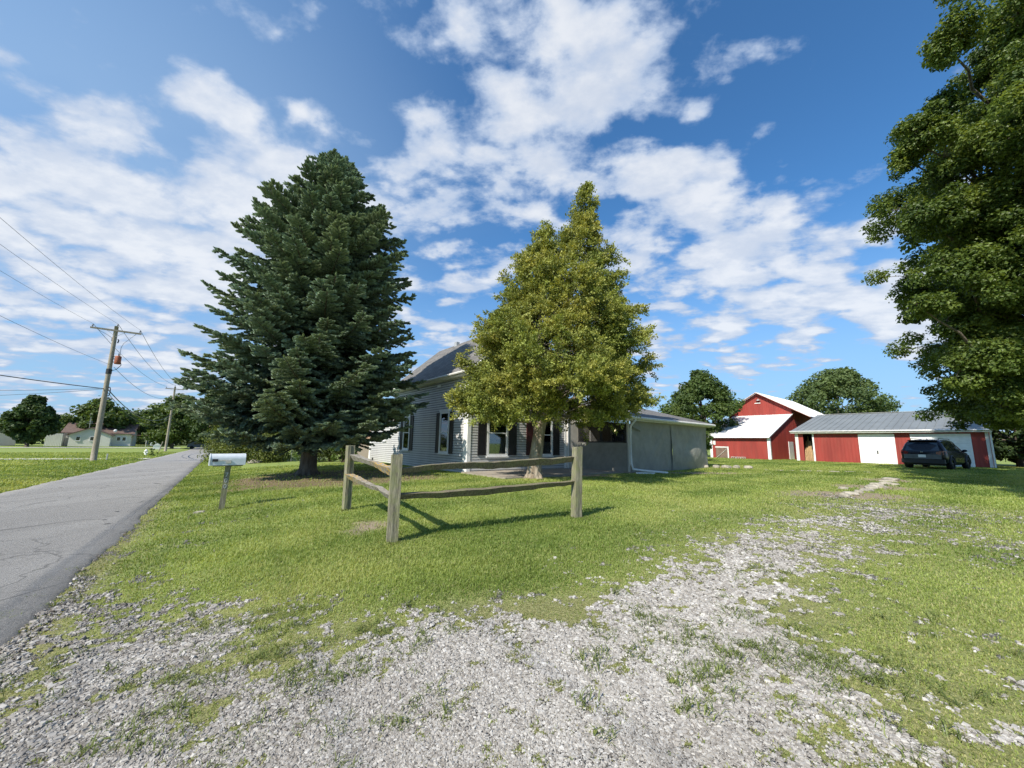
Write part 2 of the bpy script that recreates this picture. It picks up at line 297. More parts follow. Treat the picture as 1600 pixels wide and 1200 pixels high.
def ground_material():
    m, bb, out = mat('lawn_and_gravel')
    oc = bb.n('ShaderNodeTexCoord').outputs['Object']
    at = bb.n('ShaderNodeAttribute', attribute_name='cover').outputs['Color']
    nee = bb.n('ShaderNodeAttribute', attribute_name='needles').outputs['Fac']
    sp = bb.n('ShaderNodeSeparateColor', {0:at}); gr, dry, dirt = sp.outputs[0], sp.outputs[1], sp.outputs[2]
    fine = bb.noise(oc, 42, 6, .7); mid = bb.noise(oc, 3.2, 6, .62); big = bb.noise(oc, .22, 5, .55); tuft = bb.noise(oc, 13, 4, .6)
    # lawn
    c = bb.mix(bb.mr(fine,.30,.70), (.10,.155,.03), (.31,.365,.105))
    c = bb.mix(bb.m('MULTIPLY', bb.mr(mid,.38,.66), .55), c, (.36,.385,.13))
    c = bb.mix(bb.m('MULTIPLY', bb.mr(tuft,.55,.7), .5), c, (.11,.16,.03))
    c = bb.mix(bb.m('MULTIPLY', bb.mr(big,.42,.62), .35), c, (.20,.28,.06))
    # mowing stripes
    st = bb.n('ShaderNodeTexWave', {'Vector':bb.n('ShaderNodeMapping', {'Vector':oc,'Rotation':(0,0,math.radians(62))}).outputs[0],'Scale':.28,'Distortion':1.2,'Detail':2.,'Detail Scale':.35}).outputs['Fac']
    c = bb.mix(bb.m('MULTIPLY', bb.mr(st,.35,.65), .28), c, (.15,.22,.045))
    dc = bb.mix(bb.mr(fine,.3,.7), (.10,.095,.04), (.36,.33,.17)); c = bb.mix(bb.m('MULTIPLY', dry, .8), c, dc)
    # dirt and needles
    dd = bb.mix(bb.mr(fine,.3,.7), (.17,.13,.085), (.40,.33,.24))
    nn_ = bb.mix(bb.mr(bb.noise(oc, 60, 4, .7),.3,.7), (.09,.062,.04), (.25,.175,.12))
    # gravel
    vc = bb.n('ShaderNodeTexVoronoi', {'Vector':oc,'Scale':85.}, feature='F1'); 
    vd = vc.outputs['Distance']; bwn = bb.n('ShaderNodeRGBToBW', {0:vc.outputs['Color']}).outputs[0]
    vc2 = bb.n('ShaderNodeTexVoronoi', {'Vector':oc,'Scale':110.})
    gcol = bb.ramp(bwn, [(0,(.11,.10,.09)),(.35,(.22,.21,.20)),(.7,(.36,.355,.34)),(1,(.52,.51,.49))])
    gcol = bb.mix(bb.mr(vd,.35,.75), gcol, (.09,.08,.07))
    gcol = bb.mix(bb.m('MULTIPLY', bb.mr(mid,.42,.66), .6), gcol, (.27,.24,.195))
    g2 = bb.mr(bb.m('ADD', gr, bb.m('MULTIPLY', bb.m('SUBTRACT', fine, .5), 1.5)), .30, .70)
    c = bb.mix(bb.m('MULTIPLY', dirt, bb.mr(fine,.2,.5,.6,1.)), c, dd)
    c = bb.mix(nee, c, nn_)
    c = bb.mix(g2, c, gcol)
    hgt = bb.m('ADD', bb.m('MULTIPLY', fine, .6), bb.m('MULTIPLY', bb.m('MULTIPLY', vd, -1.2), g2))
    nrm = bump(bb, hgt, .03, .9)
    p = bb.n('ShaderNodeBsdfPrincipled', {'Base Color':c,'Roughness':.9,'Specular IOR Level':.2,'Normal':nrm})
    bb.t.links.new(p.outputs[0], out.inputs[0]); return m
M['ground'] = ground_material()
def stone_material():
    m, bb, out = mat('gravel_stone')
    t = bb.n('ShaderNodeAttribute', attribute_name='tint').outputs['Fac']
    c = bb.ramp(t, [(0,(.11,.095,.08)),(.3,(.24,.22,.195)),(.6,(.36,.34,.31)),(.85,(.48,.46,.425)),(1,(.64,.62,.58))])
    oc = bb.n('ShaderNodeTexCoord').outputs['Object']
    c = bb.mix(bb.m('MULTIPLY', bb.mr(bb.noise(oc, 90, 3),.45,.7), .25), c, (.3,.27,.22))
    p = bb.n('ShaderNodeBsdfPrincipled', {'Base Color':c,'Roughness':.85,'Specular IOR Level':.3})
    bb.t.links.new(p.outputs[0], out.inputs[0]); return m
M['stone'] = stone_material()
def asphalt():
    m, bb, out = mat('asphalt')
    oc = bb.n('ShaderNodeTexCoord').outputs['Object']
    along = bb.n('ShaderNodeMapping', {'Vector':oc,'Rotation':(0,0,-ROTZ+.027),'Scale':(1,.06,1)}).outputs[0]
    f = bb.noise(oc, 150, 3, .8); mid = bb.noise(oc, 1.1, 6, .6); tr = bb.noise(along, .95, 4, .55)
    f2 = bb.noise(oc, 38, 5, .75)
    c = bb.mix(bb.mr(bb.m('ADD', bb.m('MULTIPLY', f, .5), bb.m('MULTIPLY', f2, .5)),.36,.64), (.155,.148,.138), (.385,.37,.348))
    c = bb.mix(bb.m('MULTIPLY', bb.mr(mid,.4,.65), .5), c, (.25,.242,.228))
    c = bb.mix(bb.m('MULTIPLY', bb.mr(tr,.42,.62), .35), c, (.37,.358,.338))
    vo = bb.n('ShaderNodeTexVoronoi', {'Vector':bb.n('ShaderNodeMapping', {'Vector':oc,'Rotation':(0,0,.4),'Scale':(1,.4,1)}).outputs[0],'Scale':.45}, feature='DISTANCE_TO_EDGE').outputs[0]
    vob = bb.n('ShaderNodeTexVoronoi', {'Vector':bb.n('ShaderNodeVectorMath', {0:oc,1:bb.n('ShaderNodeVectorMath', {0:bb.n('ShaderNodeTexNoise', {'Vector':oc,'Scale':2.5,'Detail':4.}).outputs['Color'],'Scale':.5}, operation='SCALE').outputs[0]}, operation='ADD').outputs[0],'Scale':.7}, feature='DISTANCE_TO_EDGE').outputs[0]
    crack = bb.m('MAXIMUM', bb.m('MULTIPLY', bb.mr(vo, .0, .012, 1., 0.), bb.mr(bb.noise(oc, .5, 3),.5,.6)), bb.m('MULTIPLY', bb.mr(vob, .0, .02, 1., 0.), bb.mr(bb.noise(oc, .35, 3),.48,.6)))
    c = bb.mix(bb.m('MULTIPLY', crack, .55), c, (.07,.07,.068))
    spots = bb.mr(bb.noise(oc, 3.1, 2, .4), .735, .76)
    c = bb.mix(spots, c, (.045,.045,.045))
    p = bb.n('ShaderNodeBsdfPrincipled', {'Base Color':c,'Roughness':.88,'Specular IOR Level':.3,'Normal':bump(bb, bb.m('ADD', f, f2), .012)})
    bb.t.links.new(p.outputs[0], out.inputs[0]); return m
M['asphalt'] = asphalt()
M['concrete'] = simple('concrete', (.31,.275,.225), .9, dirt=.85, dirtcol=(.2,.16,.12), scale=1.6, bmp=.004)
M['paleconcrete'] = simple('pale_concrete', (.55,.53,.48), .9, dirt=.3)
M['siding'] = simple('vinyl_siding', (.50,.50,.495), .5, var=.05, scale=1.2, dirt=.12, dirtcol=(.25,.26,.22), streak=True)
M['lapshade'] = simple('siding_lap_shade', (.06,.06,.06), .9)  # near-black for the lap gaps: the boards' shadow lines put into colour
M['white'] = simple('white_paint', (.78,.78,.77), .5, var=.04, dirt=.18, dirtcol=(.42,.40,.36))
M['offwhite'] = simple('weathered_white', (.66,.65,.61), .6, var=.06, dirt=.35, dirtcol=(.33,.3,.25), streak=True)
M['shutter'] = simple('dark_shutter', (.022,.018,.020), .55, var=.2)
M['shutterlit'] = simple('sunlit_shutter', (.07,.012,.014), .5, var=.2)  # redder copy of the shutter colour, with the sunlit look put into it
def shingle(name, c1, c2, nrot):
    m, bb, out = mat(name)
    oc = bb.n('ShaderNodeTexCoord').outputs['Object']
    br = bb.n('ShaderNodeTexBrick', {'Vector':bb.n('ShaderNodeMapping', {'Vector':oc,'Rotation':nrot}).outputs[0],'Color1':tuple(c1)+(1,),'Color2':tuple(c2)+(1,),'Mortar':tuple(x*.45 for x in c1)+(1,),'Scale':1.,'Mortar Size':.012,'Brick Width':.33,'Row Height':.15})
    c = bb.mix(bb.m('MULTIPLY', bb.mr(bb.noise(oc, 1.5, 6, .6),.4,.7), .4), br.outputs[0], c1)
    p = bb.n('ShaderNodeBsdfPrincipled', {'Base Color':c,'Roughness':.92,'Normal':bump(bb, bb.noise(oc, 70, 4), .006)})
    bb.t.links.new(p.outputs[0], out.inputs[0]); return m
M['shingle'] = shingle('grey_shingles', (.125,.12,.112), (.20,.19,.18), (0,0,math.pi/2))
M['brownshingle'] = shingle('brown_shingles', (.13,.085,.07), (.19,.13,.105), (0,0,0))
M['tanshingle'] = shingle('tan_shingles', (.30,.18,.12), (.38,.25,.17), (0,0,0))
def glassmat():
    m, bb, out = mat('window_glass')
    g = bb.n('ShaderNodeBsdfGlossy', {'Color':(.9,.95,1,1),'Roughness':.03}); t = bb.n('ShaderNodeBsdfTransparent', {'Color':(.55,.6,.58,1)})
    fr = bb.n('ShaderNodeFresnel', {'IOR':1.6}).outputs[0]
    mx = bb.n('ShaderNodeMixShader', {0:bb.m('ADD', fr, .08)}); bb.t.links.new(t.outputs[0], mx.inputs[1]); bb.t.links.new(g.outputs[0], mx.inputs[2])
    bb.t.links.new(mx.outputs[0], out.inputs[0]); return m
M['glass'] = glassmat()
M['darkglass'] = simple('dark_glass', (.015,.018,.02), .06, var=.1, spec=.8)
M['curtain'] = simple('curtain', (.34,.34,.29), .9, var=.2, scale=9, streak=True)
M['red'] = simple('barn_red_metal', (.275,.036,.026), .6, var=.13, scale=1.7, dirt=.5, dirtcol=(.25,.065,.045), streak=True)
M['whiteroof'] = simple('white_tin_roof', (.72,.72,.71), .45, var=.05, scale=1., dirt=.3, dirtcol=(.5,.46,.40))
M['greyroof'] = simple('grey_metal_roof', (.23,.245,.24), .5, metal=.2, var=.08, scale=.8, dirt=.3, dirtcol=(.17,.17,.165))
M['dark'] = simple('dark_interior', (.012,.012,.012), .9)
M['lumber'] = simple('old_lumber', (.52,.35,.18), .8, var=.2, scale=7, streak=True)
M['brownpanel'] = simple('brown_gate_panel', (.17,.115,.085), .8, var=.15)
M['tarp'] = simple('grey_tarp', (.26,.26,.235), .55, var=.09, scale=2.2, dirt=.15, dirtcol=(.3,.31,.28))
M['beige'] = simple('beige_panel', (.52,.49,.44), .7, var=.06)
M['tan'] = simple('tan_wall', (.24,.20,.16), .8, var=.05)
M['cream'] = simple('cream_siding', (.68,.66,.60), .7, var=.04, scale=1)
M['carpaint'] = simple('dark_blue_car_paint', (.004,.005,.010), .22, var=.05, spec=.35)
M['rubber'] = simple('tyre_rubber', (.015,.015,.015), .85)
M['rim'] = simple('alloy_rim', (.12,.12,.12), .35, metal=.8)
M['blackplastic'] = simple('black_plastic', (.02,.021,.024), .55)
M['greytrim'] = simple('grey_bumper_trim', (.11,.125,.145), .4, metal=.3)
M['taillight'] = simple('tail_lamp_red', (.16,.01,.01), .15, spec=.8)
M['galv'] = simple('galvanised_metal', (.50,.50,.49), .45, metal=.4, var=.1)
M['mailbox'] = simple('silver_white_mailbox', (.62,.66,.68), .4, metal=.15, var=.04, scale=9)
M['rust'] = simple('rusty_metal', (.30,.085,.04), .7, var=.2, scale=5)
M['wire'] = simple('cable_sheath', (.05,.05,.055), .6)
def woodmat(name, c1, c2, lichen=0, green=0):
    m, bb, out = mat(name)
    oc = bb.n('ShaderNodeTexCoord').outputs['Object']
    at = bb.n('ShaderNodeAttribute', attribute_name='tint').outputs['Fac']
    n = bb.noise(bb.n('ShaderNodeMapping', {'Vector':oc,'Scale':(1,1,.1) if not lichen else (1,1,1)}).outputs[0], 45 if not lichen else 14, 6, .7)
    c = bb.mix(bb.mr(n,.3,.7), c1, c2)
    if green: c = bb.mix(bb.m('MULTIPLY', bb.mr(bb.noise(oc, 6, 5, .6),.42,.62), green), c, (.20,.22,.09))
    if lichen:
        l = bb.mr(bb.noise(oc, 22, 4, .6), .5, .6); c = bb.mix(bb.m('MULTIPLY', l, bb.mr(at,.5,.8)), c, (.62,.36,.03))
        l2 = bb.mr(bb.noise(oc, 30, 4, .6), .55, .66); c = bb.mix(bb.m('MULTIPLY', l2, .5), c, (.45,.45,.42))
    p = bb.n('ShaderNodeBsdfPrincipled', {'Base Color':c,'Roughness':.9,'Specular IOR Level':.2,'Normal':bump(bb, n, .012)})
    bb.t.links.new(p.outputs[0], out.inputs[0]); return m
M['post'] = woodmat('weathered_post_wood', (.11,.10,.07), (.30,.28,.20), green=.5)
M['rail'] = woodmat('weathered_rail_wood', (.085,.072,.052), (.27,.23,.165), green=.35)
M['railL'] = woodmat('lichen_rail_wood', (.15,.13,.10), (.40,.37,.31), lichen=1)
M['polewood'] = woodmat('pole_wood', (.20,.17,.13), (.40,.355,.29))
def screenmat():
    m, bb, out = mat('dark_insect_screen')
    d = bb.n('ShaderNodeBsdfDiffuse', {'Color':(.02,.02,.02,1)}); t = bb.n('ShaderNodeBsdfTransparent', {'Color':(1,1,1,1)})
    mx = bb.n('ShaderNodeMixShader', {0:.5}); bb.t.links.new(t.outputs[0], mx.inputs[1]); bb.t.links.new(d.outputs[0], mx.inputs[2])
    bb.t.links.new(mx.outputs[0], out.inputs[0]); return m
M['screen'] = screenmat()
def lampmat():
    m, bb, out = mat('lit_bulb'); e = bb.n('ShaderNodeEmission', {'Color':(1,.85,.5,1),'Strength':14.}); bb.t.links.new(e.outputs[0], out.inputs[0]); return m
M['bulb'] = lampmat()
M['farwood'] = leafmat('far_woods', (.03,.05,.02), (.09,.13,.045), (.09,.12,.04), .2, .7, .3)

# ------------------------------------------------------------------ ground sheet
def ground():
    nr = 430; th_front = np.linspace(-1.25,1.25,760); th_back = np.linspace(1.25,2*math.pi-1.25,70)[1:-1]
    th = np.concatenate([th_front, th_back]); nt_ = len(th)
    r = np.concatenate([[.0],np.geomspace(.5,900,nr)])
    X = (r[:,None]*np.sin(th)[None]); Y = (r[:,None]*np.cos(th)[None])
    x = X.ravel(); y = Y.ravel(); z = H(x,y)
    near = np.hypot(x,y) < 30
    gr = np.zeros_like(x); dry = np.zeros_like(x); dirt = np.zeros_like(x); nee = np.zeros_like(x)
    gr[near], dry[near], dirt[near], nee[near] = cover(x[near], y[near])
    u = (x*N[0]+y*N[1])-.027*(x*D[0]+y*D[1])
    bankz = .10*np.exp(-((u+6.6)/1.1)**2)-.05*np.exp(-((u+5.3)/.4)**2)      # grassy berm past the far road edge
    z = z+bankz+(.03*(fbm(x,y,.9,3,5)-.5)+.012*(fbm(x,y,5,3,6)-.5))*np.clip(np.hypot(x,y)/3,.3,1)
    z = np.where((u > -5.3) & (u < -1.0), np.minimum(z, H(x,y)-.015), z)
    i = np.arange(nr)[:,None]*nt_; j = np.arange(nt_)[None]; j2 = (j+1)%nt_
    f = np.stack([i+j, i+nt_+j, i+nt_+j2, i+j2], -1).reshape(-1,4)
    mb = MB(); mb.add(np.stack([x,y,z],1), f); o = mb.build('ground', M['ground'], smooth=True)
    a = o.data.attributes.new('cover','FLOAT_COLOR','POINT')
    a.data.foreach_set('color', np.stack([gr,dry,dirt,np.ones_like(x)],1).astype(np.float32).ravel())
    a = o.data.attributes.new('needles','FLOAT','POINT'); a.data.foreach_set('value', nee.astype(np.float32))
    tag(o, kind='structure')
ground()
def strip(name, m, s0, s1, t0, t1, lift, ds=.12, jit=.09, seed=1):
    s = np.arange(s0, s1, ds); cols = np.array([0,.012,.1,.25,.4,.6,.75,.9,.988,1.]); nt_ = len(cols)
    e0 = t0+jit*(fbm(s,s*0+3,1.3,5,seed,.65)-.5)*4; e1 = t1+jit*(fbm(s,s*0+9,1.3,5,seed+5,.65)-.5)*4
    T = e0[:,None]+(e1-e0)[:,None]*cols[None]; S = np.repeat(s[:,None],nt_,1)
    x, y = road_xy(T.ravel(), S.ravel()); z = H(x,y)+lift
    n = len(s); i = np.arange(n-1)[:,None]*nt_; j = np.arange(nt_-1)[None]
    f = np.stack([i+j, i+j+1, i+nt_+j+1, i+nt_+j], -1).reshape(-1,4)
    z = z.reshape(n,nt_); z[:,0] -= .045; z[:,-1] -= .045
    return tag(MB().add(np.stack([x,y,z.ravel()],1), f).build(name, m, smooth=True), kind='structure')
strip('road', M['asphalt'], -40, 190, -5.05, -1.18, .022)
# neighbours' drives across the road (run away from it)
def drive(name, m, s0, w, t_end, lift=.03, bend=0):
    t = np.arange(-5.1, t_end, -.8); a = []; 
    for tt in t:
        for q in (-1,-.33,.33,1): a.append(road_xy(tt, s0+q*w/2+bend*(tt+5.1)))
    a = np.array(a); z = H(a[:,0],a[:,1])+lift; n = len(t)
    i = np.arange(n-1)[:,None]*4; j = np.arange(3)[None]
    f = np.stack([i+j, i+4+j, i+4+j+1, i+j+1], -1).reshape(-1,4)
    tag(MB().add(np.stack([a[:,0],a[:,1],z],1), f).build(name, m), kind='structure')
drive('gravel_drive', M['paleconcrete'], 47, 2.6, -60, .06, bend=-.12)
drive('side_drive', M['paleconcrete'], 113, 4.0, -75, .06, bend=.25)

# ------------------------------------------------------------------ gravel stones, grass blades, weeds
def sample(n, r0, r1, a0=-1.08, a1=1.08, k=0.):
    """k=0: density falls off with distance squared"""
    r = np.exp(RNG.uniform(math.log(r0), math.log(r1), n)) if k == 0 else np.sqrt(RNG.uniform(r0*r0, r1*r1, n))
    th = RNG.uniform(a0, a1, n); return r*np.sin(th), r*np.cos(th), r
def stones():
    x,y,r = sample(1150000, 1.25, 16.)
    gr, dry, dirt, nee = cover(x,y); u = x*N[0]+y*N[1]-.027*(x*D[0]+y*D[1])
    keep = (RNG.random(len(x)) < .85*gr**np.where(r > 4, 1.5, 1.25)*(.12+.88*ss(.06,.42,gravel_share(x,y)))) & (u > -1.25)
    x,y,r,dirt = x[keep],y[keep],r[keep],dirt[keep]; n = len(x)
    sz = (.00080+.00070*RNG.gamma(1.3,1.,n))*np.clip(r,1.7,4.4); sz = np.minimum(sz,.0045*np.clip(r,1.7,4.2))
    base = np.array([(-1,-1,-.6),(1,-1,-.6),(1,1,-.6),(-1,1,-.6),(-.7,-.7,.6),(.7,-.7,.6),(.7,.7,.6),(-.7,.7,.6)])
    v = base[None]*(1+.35*RNG.uniform(-1,1,(n,8,3)))*sz[:,None,None]*np.stack([RNG.uniform(.7,1.4,n),RNG.uniform(.6,1.1,n),RNG.uniform(.4,.85,n)],1)[:,None]
    a = RNG.uniform(0,2*math.pi,n); ca, sa = np.cos(a)[:,None], np.sin(a)[:,None]
    tilt = RNG.normal(0,.35,n)[:,None]; vy = v[...,1]*np.cos(tilt)-v[...,2]*np.sin(tilt); vz = v[...,1]*np.sin(tilt)+v[...,2]*np.cos(tilt); vx = v[...,0]
    P = np.stack([vx*ca-vy*sa+x[:,None], vx*sa+vy*ca+y[:,None], vz+(H(x,y)+.022*(fbm(x,y,.9,3,5)-.5)+sz*.35)[:,None]], -1)
    f = np.array([(0,3,2,1),(4,5,6,7),(0,1,5,4),(1,2,6,5),(2,3,7,6),(3,0,4,7)])
    F = (np.arange(n)[:,None,None]*8+f[None]).reshape(-1,4)
    tn = np.clip(RNG.beta(2.4,2.0,n)*.85+.08+.35*(fbm(x,y,1.1,3,77)-.5)-.16*ss(-.8,-2.6,-(-x)),0,1)
    tag(MB().add(P.reshape(-1,3), F, np.repeat(tn,8)).build('gravel', M['stone']),
        'loose pale grey limestone gravel spread over the driveway', 'gravel', kind='stuff')
stones()
def blades(mb, x, y, h, w, lean, tint, az=None):
    n = len(x); z = H(x,y)-.004+bank(x*N[0]+y*N[1]-.027*(x*D[0]+y*D[1]))+(.03*(fbm(x,y,.9,3,5)-.5)+.012*(fbm(x,y,5,3,6)-.5))*np.clip(np.hypot(x,y)/3,.3,1)
    a = RNG.uniform(0,2*math.pi,n) if az is None else az; d = np.stack([np.cos(a),np.sin(a)],1); p = np.stack([-d[:,1],d[:,0]],1)
    b0 = np.stack([x,y],1); k = lean
    L = b0-p*w[:,None]/2; Rr = b0+p*w[:,None]/2
    m = b0+d*(h*k*.35)[:,None]; Lm = m-p*w[:,None]*.4; Rm = m+p*w[:,None]*.4; zm = z+h*.6
    tp = b0+d*(h*k)[:,None]; zt = z+h*(1-.25*k)
    V = np.stack([np.c_[L,z],np.c_[Rr,z],np.c_[Rm,zm],np.c_[Lm,zm],np.c_[tp,zt]],1).reshape(-1,3)
    i = np.arange(n)[:,None]*5
    q = i+np.array([[0,1,2,3]]); t3 = i+np.array([[3,2,4]])
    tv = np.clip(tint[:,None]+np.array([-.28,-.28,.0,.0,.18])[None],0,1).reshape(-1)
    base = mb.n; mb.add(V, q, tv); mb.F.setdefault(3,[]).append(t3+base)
def in_slab(x,y):
    lx = (x+1.92)*N[0]+(y-17.29)*N[1]; ly = (x+1.92)*D[0]+(y-17.29)*D[1]
    return ((lx > -.4) & (lx < 15.5) & (ly > -3.6) & (ly < 14)) | ((lx > 1.5) & (lx < 7) & (ly > -3.9) & (ly < 0))
def lawn():
    x,y,r = sample(760000, 1.6, 26.); xa,ya,ra = sample(110000, 14., 75., -1.0, -.60); xb,yb,rb = sample(150000, 24., 48., .2, 1.05); xa=np.r_[xa,xb]; ya=np.r_[ya,yb]; ra=np.r_[ra,rb]; x = np.r_[x,xa]; y = np.r_[y,ya]; r = np.r_[r,ra]; gr,dry,dirt,nee = cover(x,y)
    u = x*N[0]+y*N[1]-.027*(x*D[0]+y*D[1])
    dens = (1-gr)**.9*(1-.85*dirt)*(1-.93*nee)*(1-.3*np.clip(dry-.3,0,1))
    keep = (RNG.random(len(x)) < dens) & ((u > -1.19) | (u < -5.05)) & ~in_slab(x,y)
    x,y,r,dry,u = x[keep],y[keep],r[keep],dry[keep],u[keep]; n = len(x)
    lush = 1-np.clip(dry*1.4,0,1)
    front = np.exp(-((np.hypot(x+.5,y-4.4))/2.2)**2)*0+ss(.6,.35,np.abs(np.log(np.hypot(x,y)/4.6)))*lush
    h = (.022+.02*RNG.random(n)+.028*front*RNG.random(n))*np.clip(r/7,.85,1.7)*(.6+.5*lush)
    h = h*np.where(u < -5.1, 1.8, 1)*(1+.5*(fbm(x,y,2.2,3,61)-.5))
    w = (.0022+.00085*r)*RNG.uniform(.7,1.4,n)
    lean = RNG.uniform(.1,1.15,n)
    stripe = np.sin(2*math.pi*(-.6*x+.8*y+.25*fbm(x,y,.4,2,12))/2.1)*ss(.0,1.2,y-5)
    tint = np.clip(RNG.normal(.52,.2,n)+1.15*(fbm(x,y,.8,4,90)-.5)+.7*(fbm(x,y,.25,2,95)-.5)+.19*stripe,0,1)
    isdry = RNG.random(n) < np.clip(.10+dry*.62,0,1)
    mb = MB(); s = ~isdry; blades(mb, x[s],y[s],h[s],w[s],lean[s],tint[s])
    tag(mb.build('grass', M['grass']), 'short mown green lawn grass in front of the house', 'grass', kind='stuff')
    mb = MB(); s = isdry; blades(mb, x[s],y[s],h[s]*.8,w[s],np.minimum(lean[s]*1.3,1.4),tint[s])
    tag(mb.build('dry_grass', M['drygrass']), 'thin yellowed grass along the edges of the gravel', 'grass', kind='stuff')
lawn()
def weeds():
    mb = MB(); cs = []
    X,Y,r = sample(5200, 1.7, 9.); gr,dry,dirt,nee = cover(X,Y); g = gravel_share(X,Y)
    prob = gr*(.10+.5*(1-g))*ss(.48,.62,fbm(X,Y,1.1,3,41))*1.8+gr*.02
    k = RNG.random(len(X)) < prob; X,Y,r = X[k],Y[k],r[k]
    # denser strips and clumps seen in the drive
    for (cx,cy,rx,ry,nn_) in [(-2.35,3.45,.5,.16,26),(-1.9,3.55,.35,.12,20),(-1.75,3.0,.45,.22,34),(-2.0,2.75,.3,.12,14),(-1.35,2.75,.12,.1,6),(1.55,2.9,.3,.2,20),(1.25,2.62,.2,.12,12),(1.0,2.3,.15,.1,6),(2.0,3.3,.3,.4,24),(-.55,2.3,.3,.1,8),(-1.0,3.2,.25,.1,12),(2.4,2.5,.5,.3,26),(1.95,2.75,.4,.2,16),(3.0,3.2,.8,.5,30),(-3.2,2.5,.15,.4,26),(2.9,4.2,.6,.5,20)]:
        X = np.r_[X, RNG.normal(cx,rx*.6,nn_)]; Y = np.r_[Y, RNG.normal(cy,ry*.6,nn_)]
    for q in [(-1.70,5.75),(-1.2,6.0),(-1.45,6.4),(-1.8,6.2),(-.9,5.9),(-2.6,7.2),(1.3,7.2),(1.42,7.3),(1.2,7.15)]:
        X = np.r_[X, RNG.normal(q[0],.12,6)]; Y = np.r_[Y, RNG.normal(q[1],.1,6)]
    for q in [(-1.65,5.70),(1.23,7.36),(-3.39,8.29),(-6.49,8.99)]:
        k_ = 16; aa = RNG.uniform(0,6.28,k_); X = np.r_[X, q[0]+.12*np.cos(aa)]; Y = np.r_[Y, q[1]+.12*np.sin(aa)]
    n = len(X); nb = 22
    x = np.repeat(X,nb)+RNG.normal(0,.034,n*nb); y = np.repeat(Y,nb)+RNG.normal(0,.034,n*nb)
    sc = np.repeat(RNG.uniform(.5,1.35,n),nb)
    h = (.022+.035*RNG.random(n*nb))*sc; w = (.003+.004*RNG.random(n*nb))*sc
    blades(mb, x,y,h,w,RNG.uniform(.8,1.7,n*nb),np.clip(RNG.normal(.5,.25,n*nb),0,1))
    tag(mb.build('weeds', M['weed']), 'small green weeds and grass tufts growing through the gravel', 'weeds', kind='stuff')
weeds()

# ------------------------------------------------------------------ foliage helpers
def rot_frame(d):
    d = d/np.linalg.norm(d,axis=1)[:,None]; ref = np.tile(np.array([[0,0,1.]]),(len(d),1)); m = np.abs(d[:,2]) > .95; ref[m] = [1,0,0]
    a = np.cross(ref,d); a /= np.linalg.norm(a,axis=1)[:,None]; return d, a, np.cross(d,a)
def leaves(mb, P, size, tint, nrm=None, up=.35, asp=.75):
    """folded leaf: six points, four triangles, facing partly outward/up with random turn"""
    n = len(P); nr = RNG.normal(size=(n,3)); nr[:,2] = np.abs(nr[:,2])*.6+up
    if nrm is not None: nr = nr*.8+nrm*.8
    d, a, c = rot_frame(nr); th = RNG.uniform(0,2*math.pi,n)[:,None]
    A = a*np.cos(th)+c*np.sin(th); B = -a*np.sin(th)+c*np.cos(th); s = (size*RNG.uniform(.65,1.25,n))[:,None]
    fold = d*s*.16
    v = np.stack([P-A*s*.5, P-A*s*.12+B*s*asp*.5+fold, P+A*s*.5-d*s*.12, P-A*s*.12-B*s*asp*.5+fold, P+A*s*.02], 1)
    i = np.arange(n)[:,None]*5
    mb.add(v.reshape(-1,3), (i[:,:,None]+np.array([[[0,4,1],[1,4,2],[2,4,3],[3,4,0]]])).reshape(-1,3), np.repeat(tint,5))
def clumps(mb, C, R, per, size, seed=0, squash=.75, up=.35, tvar=.16, hollow=.45):
    C = np.asarray(C,float); R = np.asarray(R,float); n = len(C)
    k = np.maximum(4,(per*(R/R.mean())**2).astype(int)); idx = np.repeat(np.arange(n),k); m = len(idx)
    d = RNG.normal(size=(m,3)); d /= np.linalg.norm(d,axis=1)[:,None]
    rr = hollow+(1-hollow)*RNG.random(m)**.5; rr *= 1+.25*RNG.normal(size=m)*.6
    P = C[idx]+d*(rr*R[idx])[:,None]*np.array([1,1,squash]); 
    ct = RNG.normal(.5,tvar,n); t = np.clip(ct[idx]+RNG.normal(0,.14,m),0,1)
    leaves(mb, P, np.full(m,size), t, nrm=d, up=up)
def limb(mb, a, c, r0, r1, k=6, n=7, wob=.06, sag=.0):
    a = np.asarray(a,float); c = np.asarray(c,float); L = np.linalg.norm(c-a); t = np.linspace(0,1,n)[:,None]
    P = a+(c-a)*t+RNG.normal(0,wob*L/ n**.5,(n,3))*np.sin(t*math.pi)*1.0; P[:,2] += (sag*L*np.sin(t*math.pi))[:,0]
    mb.tube(P, list(r0+(r1-r0)*np.linspace(0,1,n)), k); return P
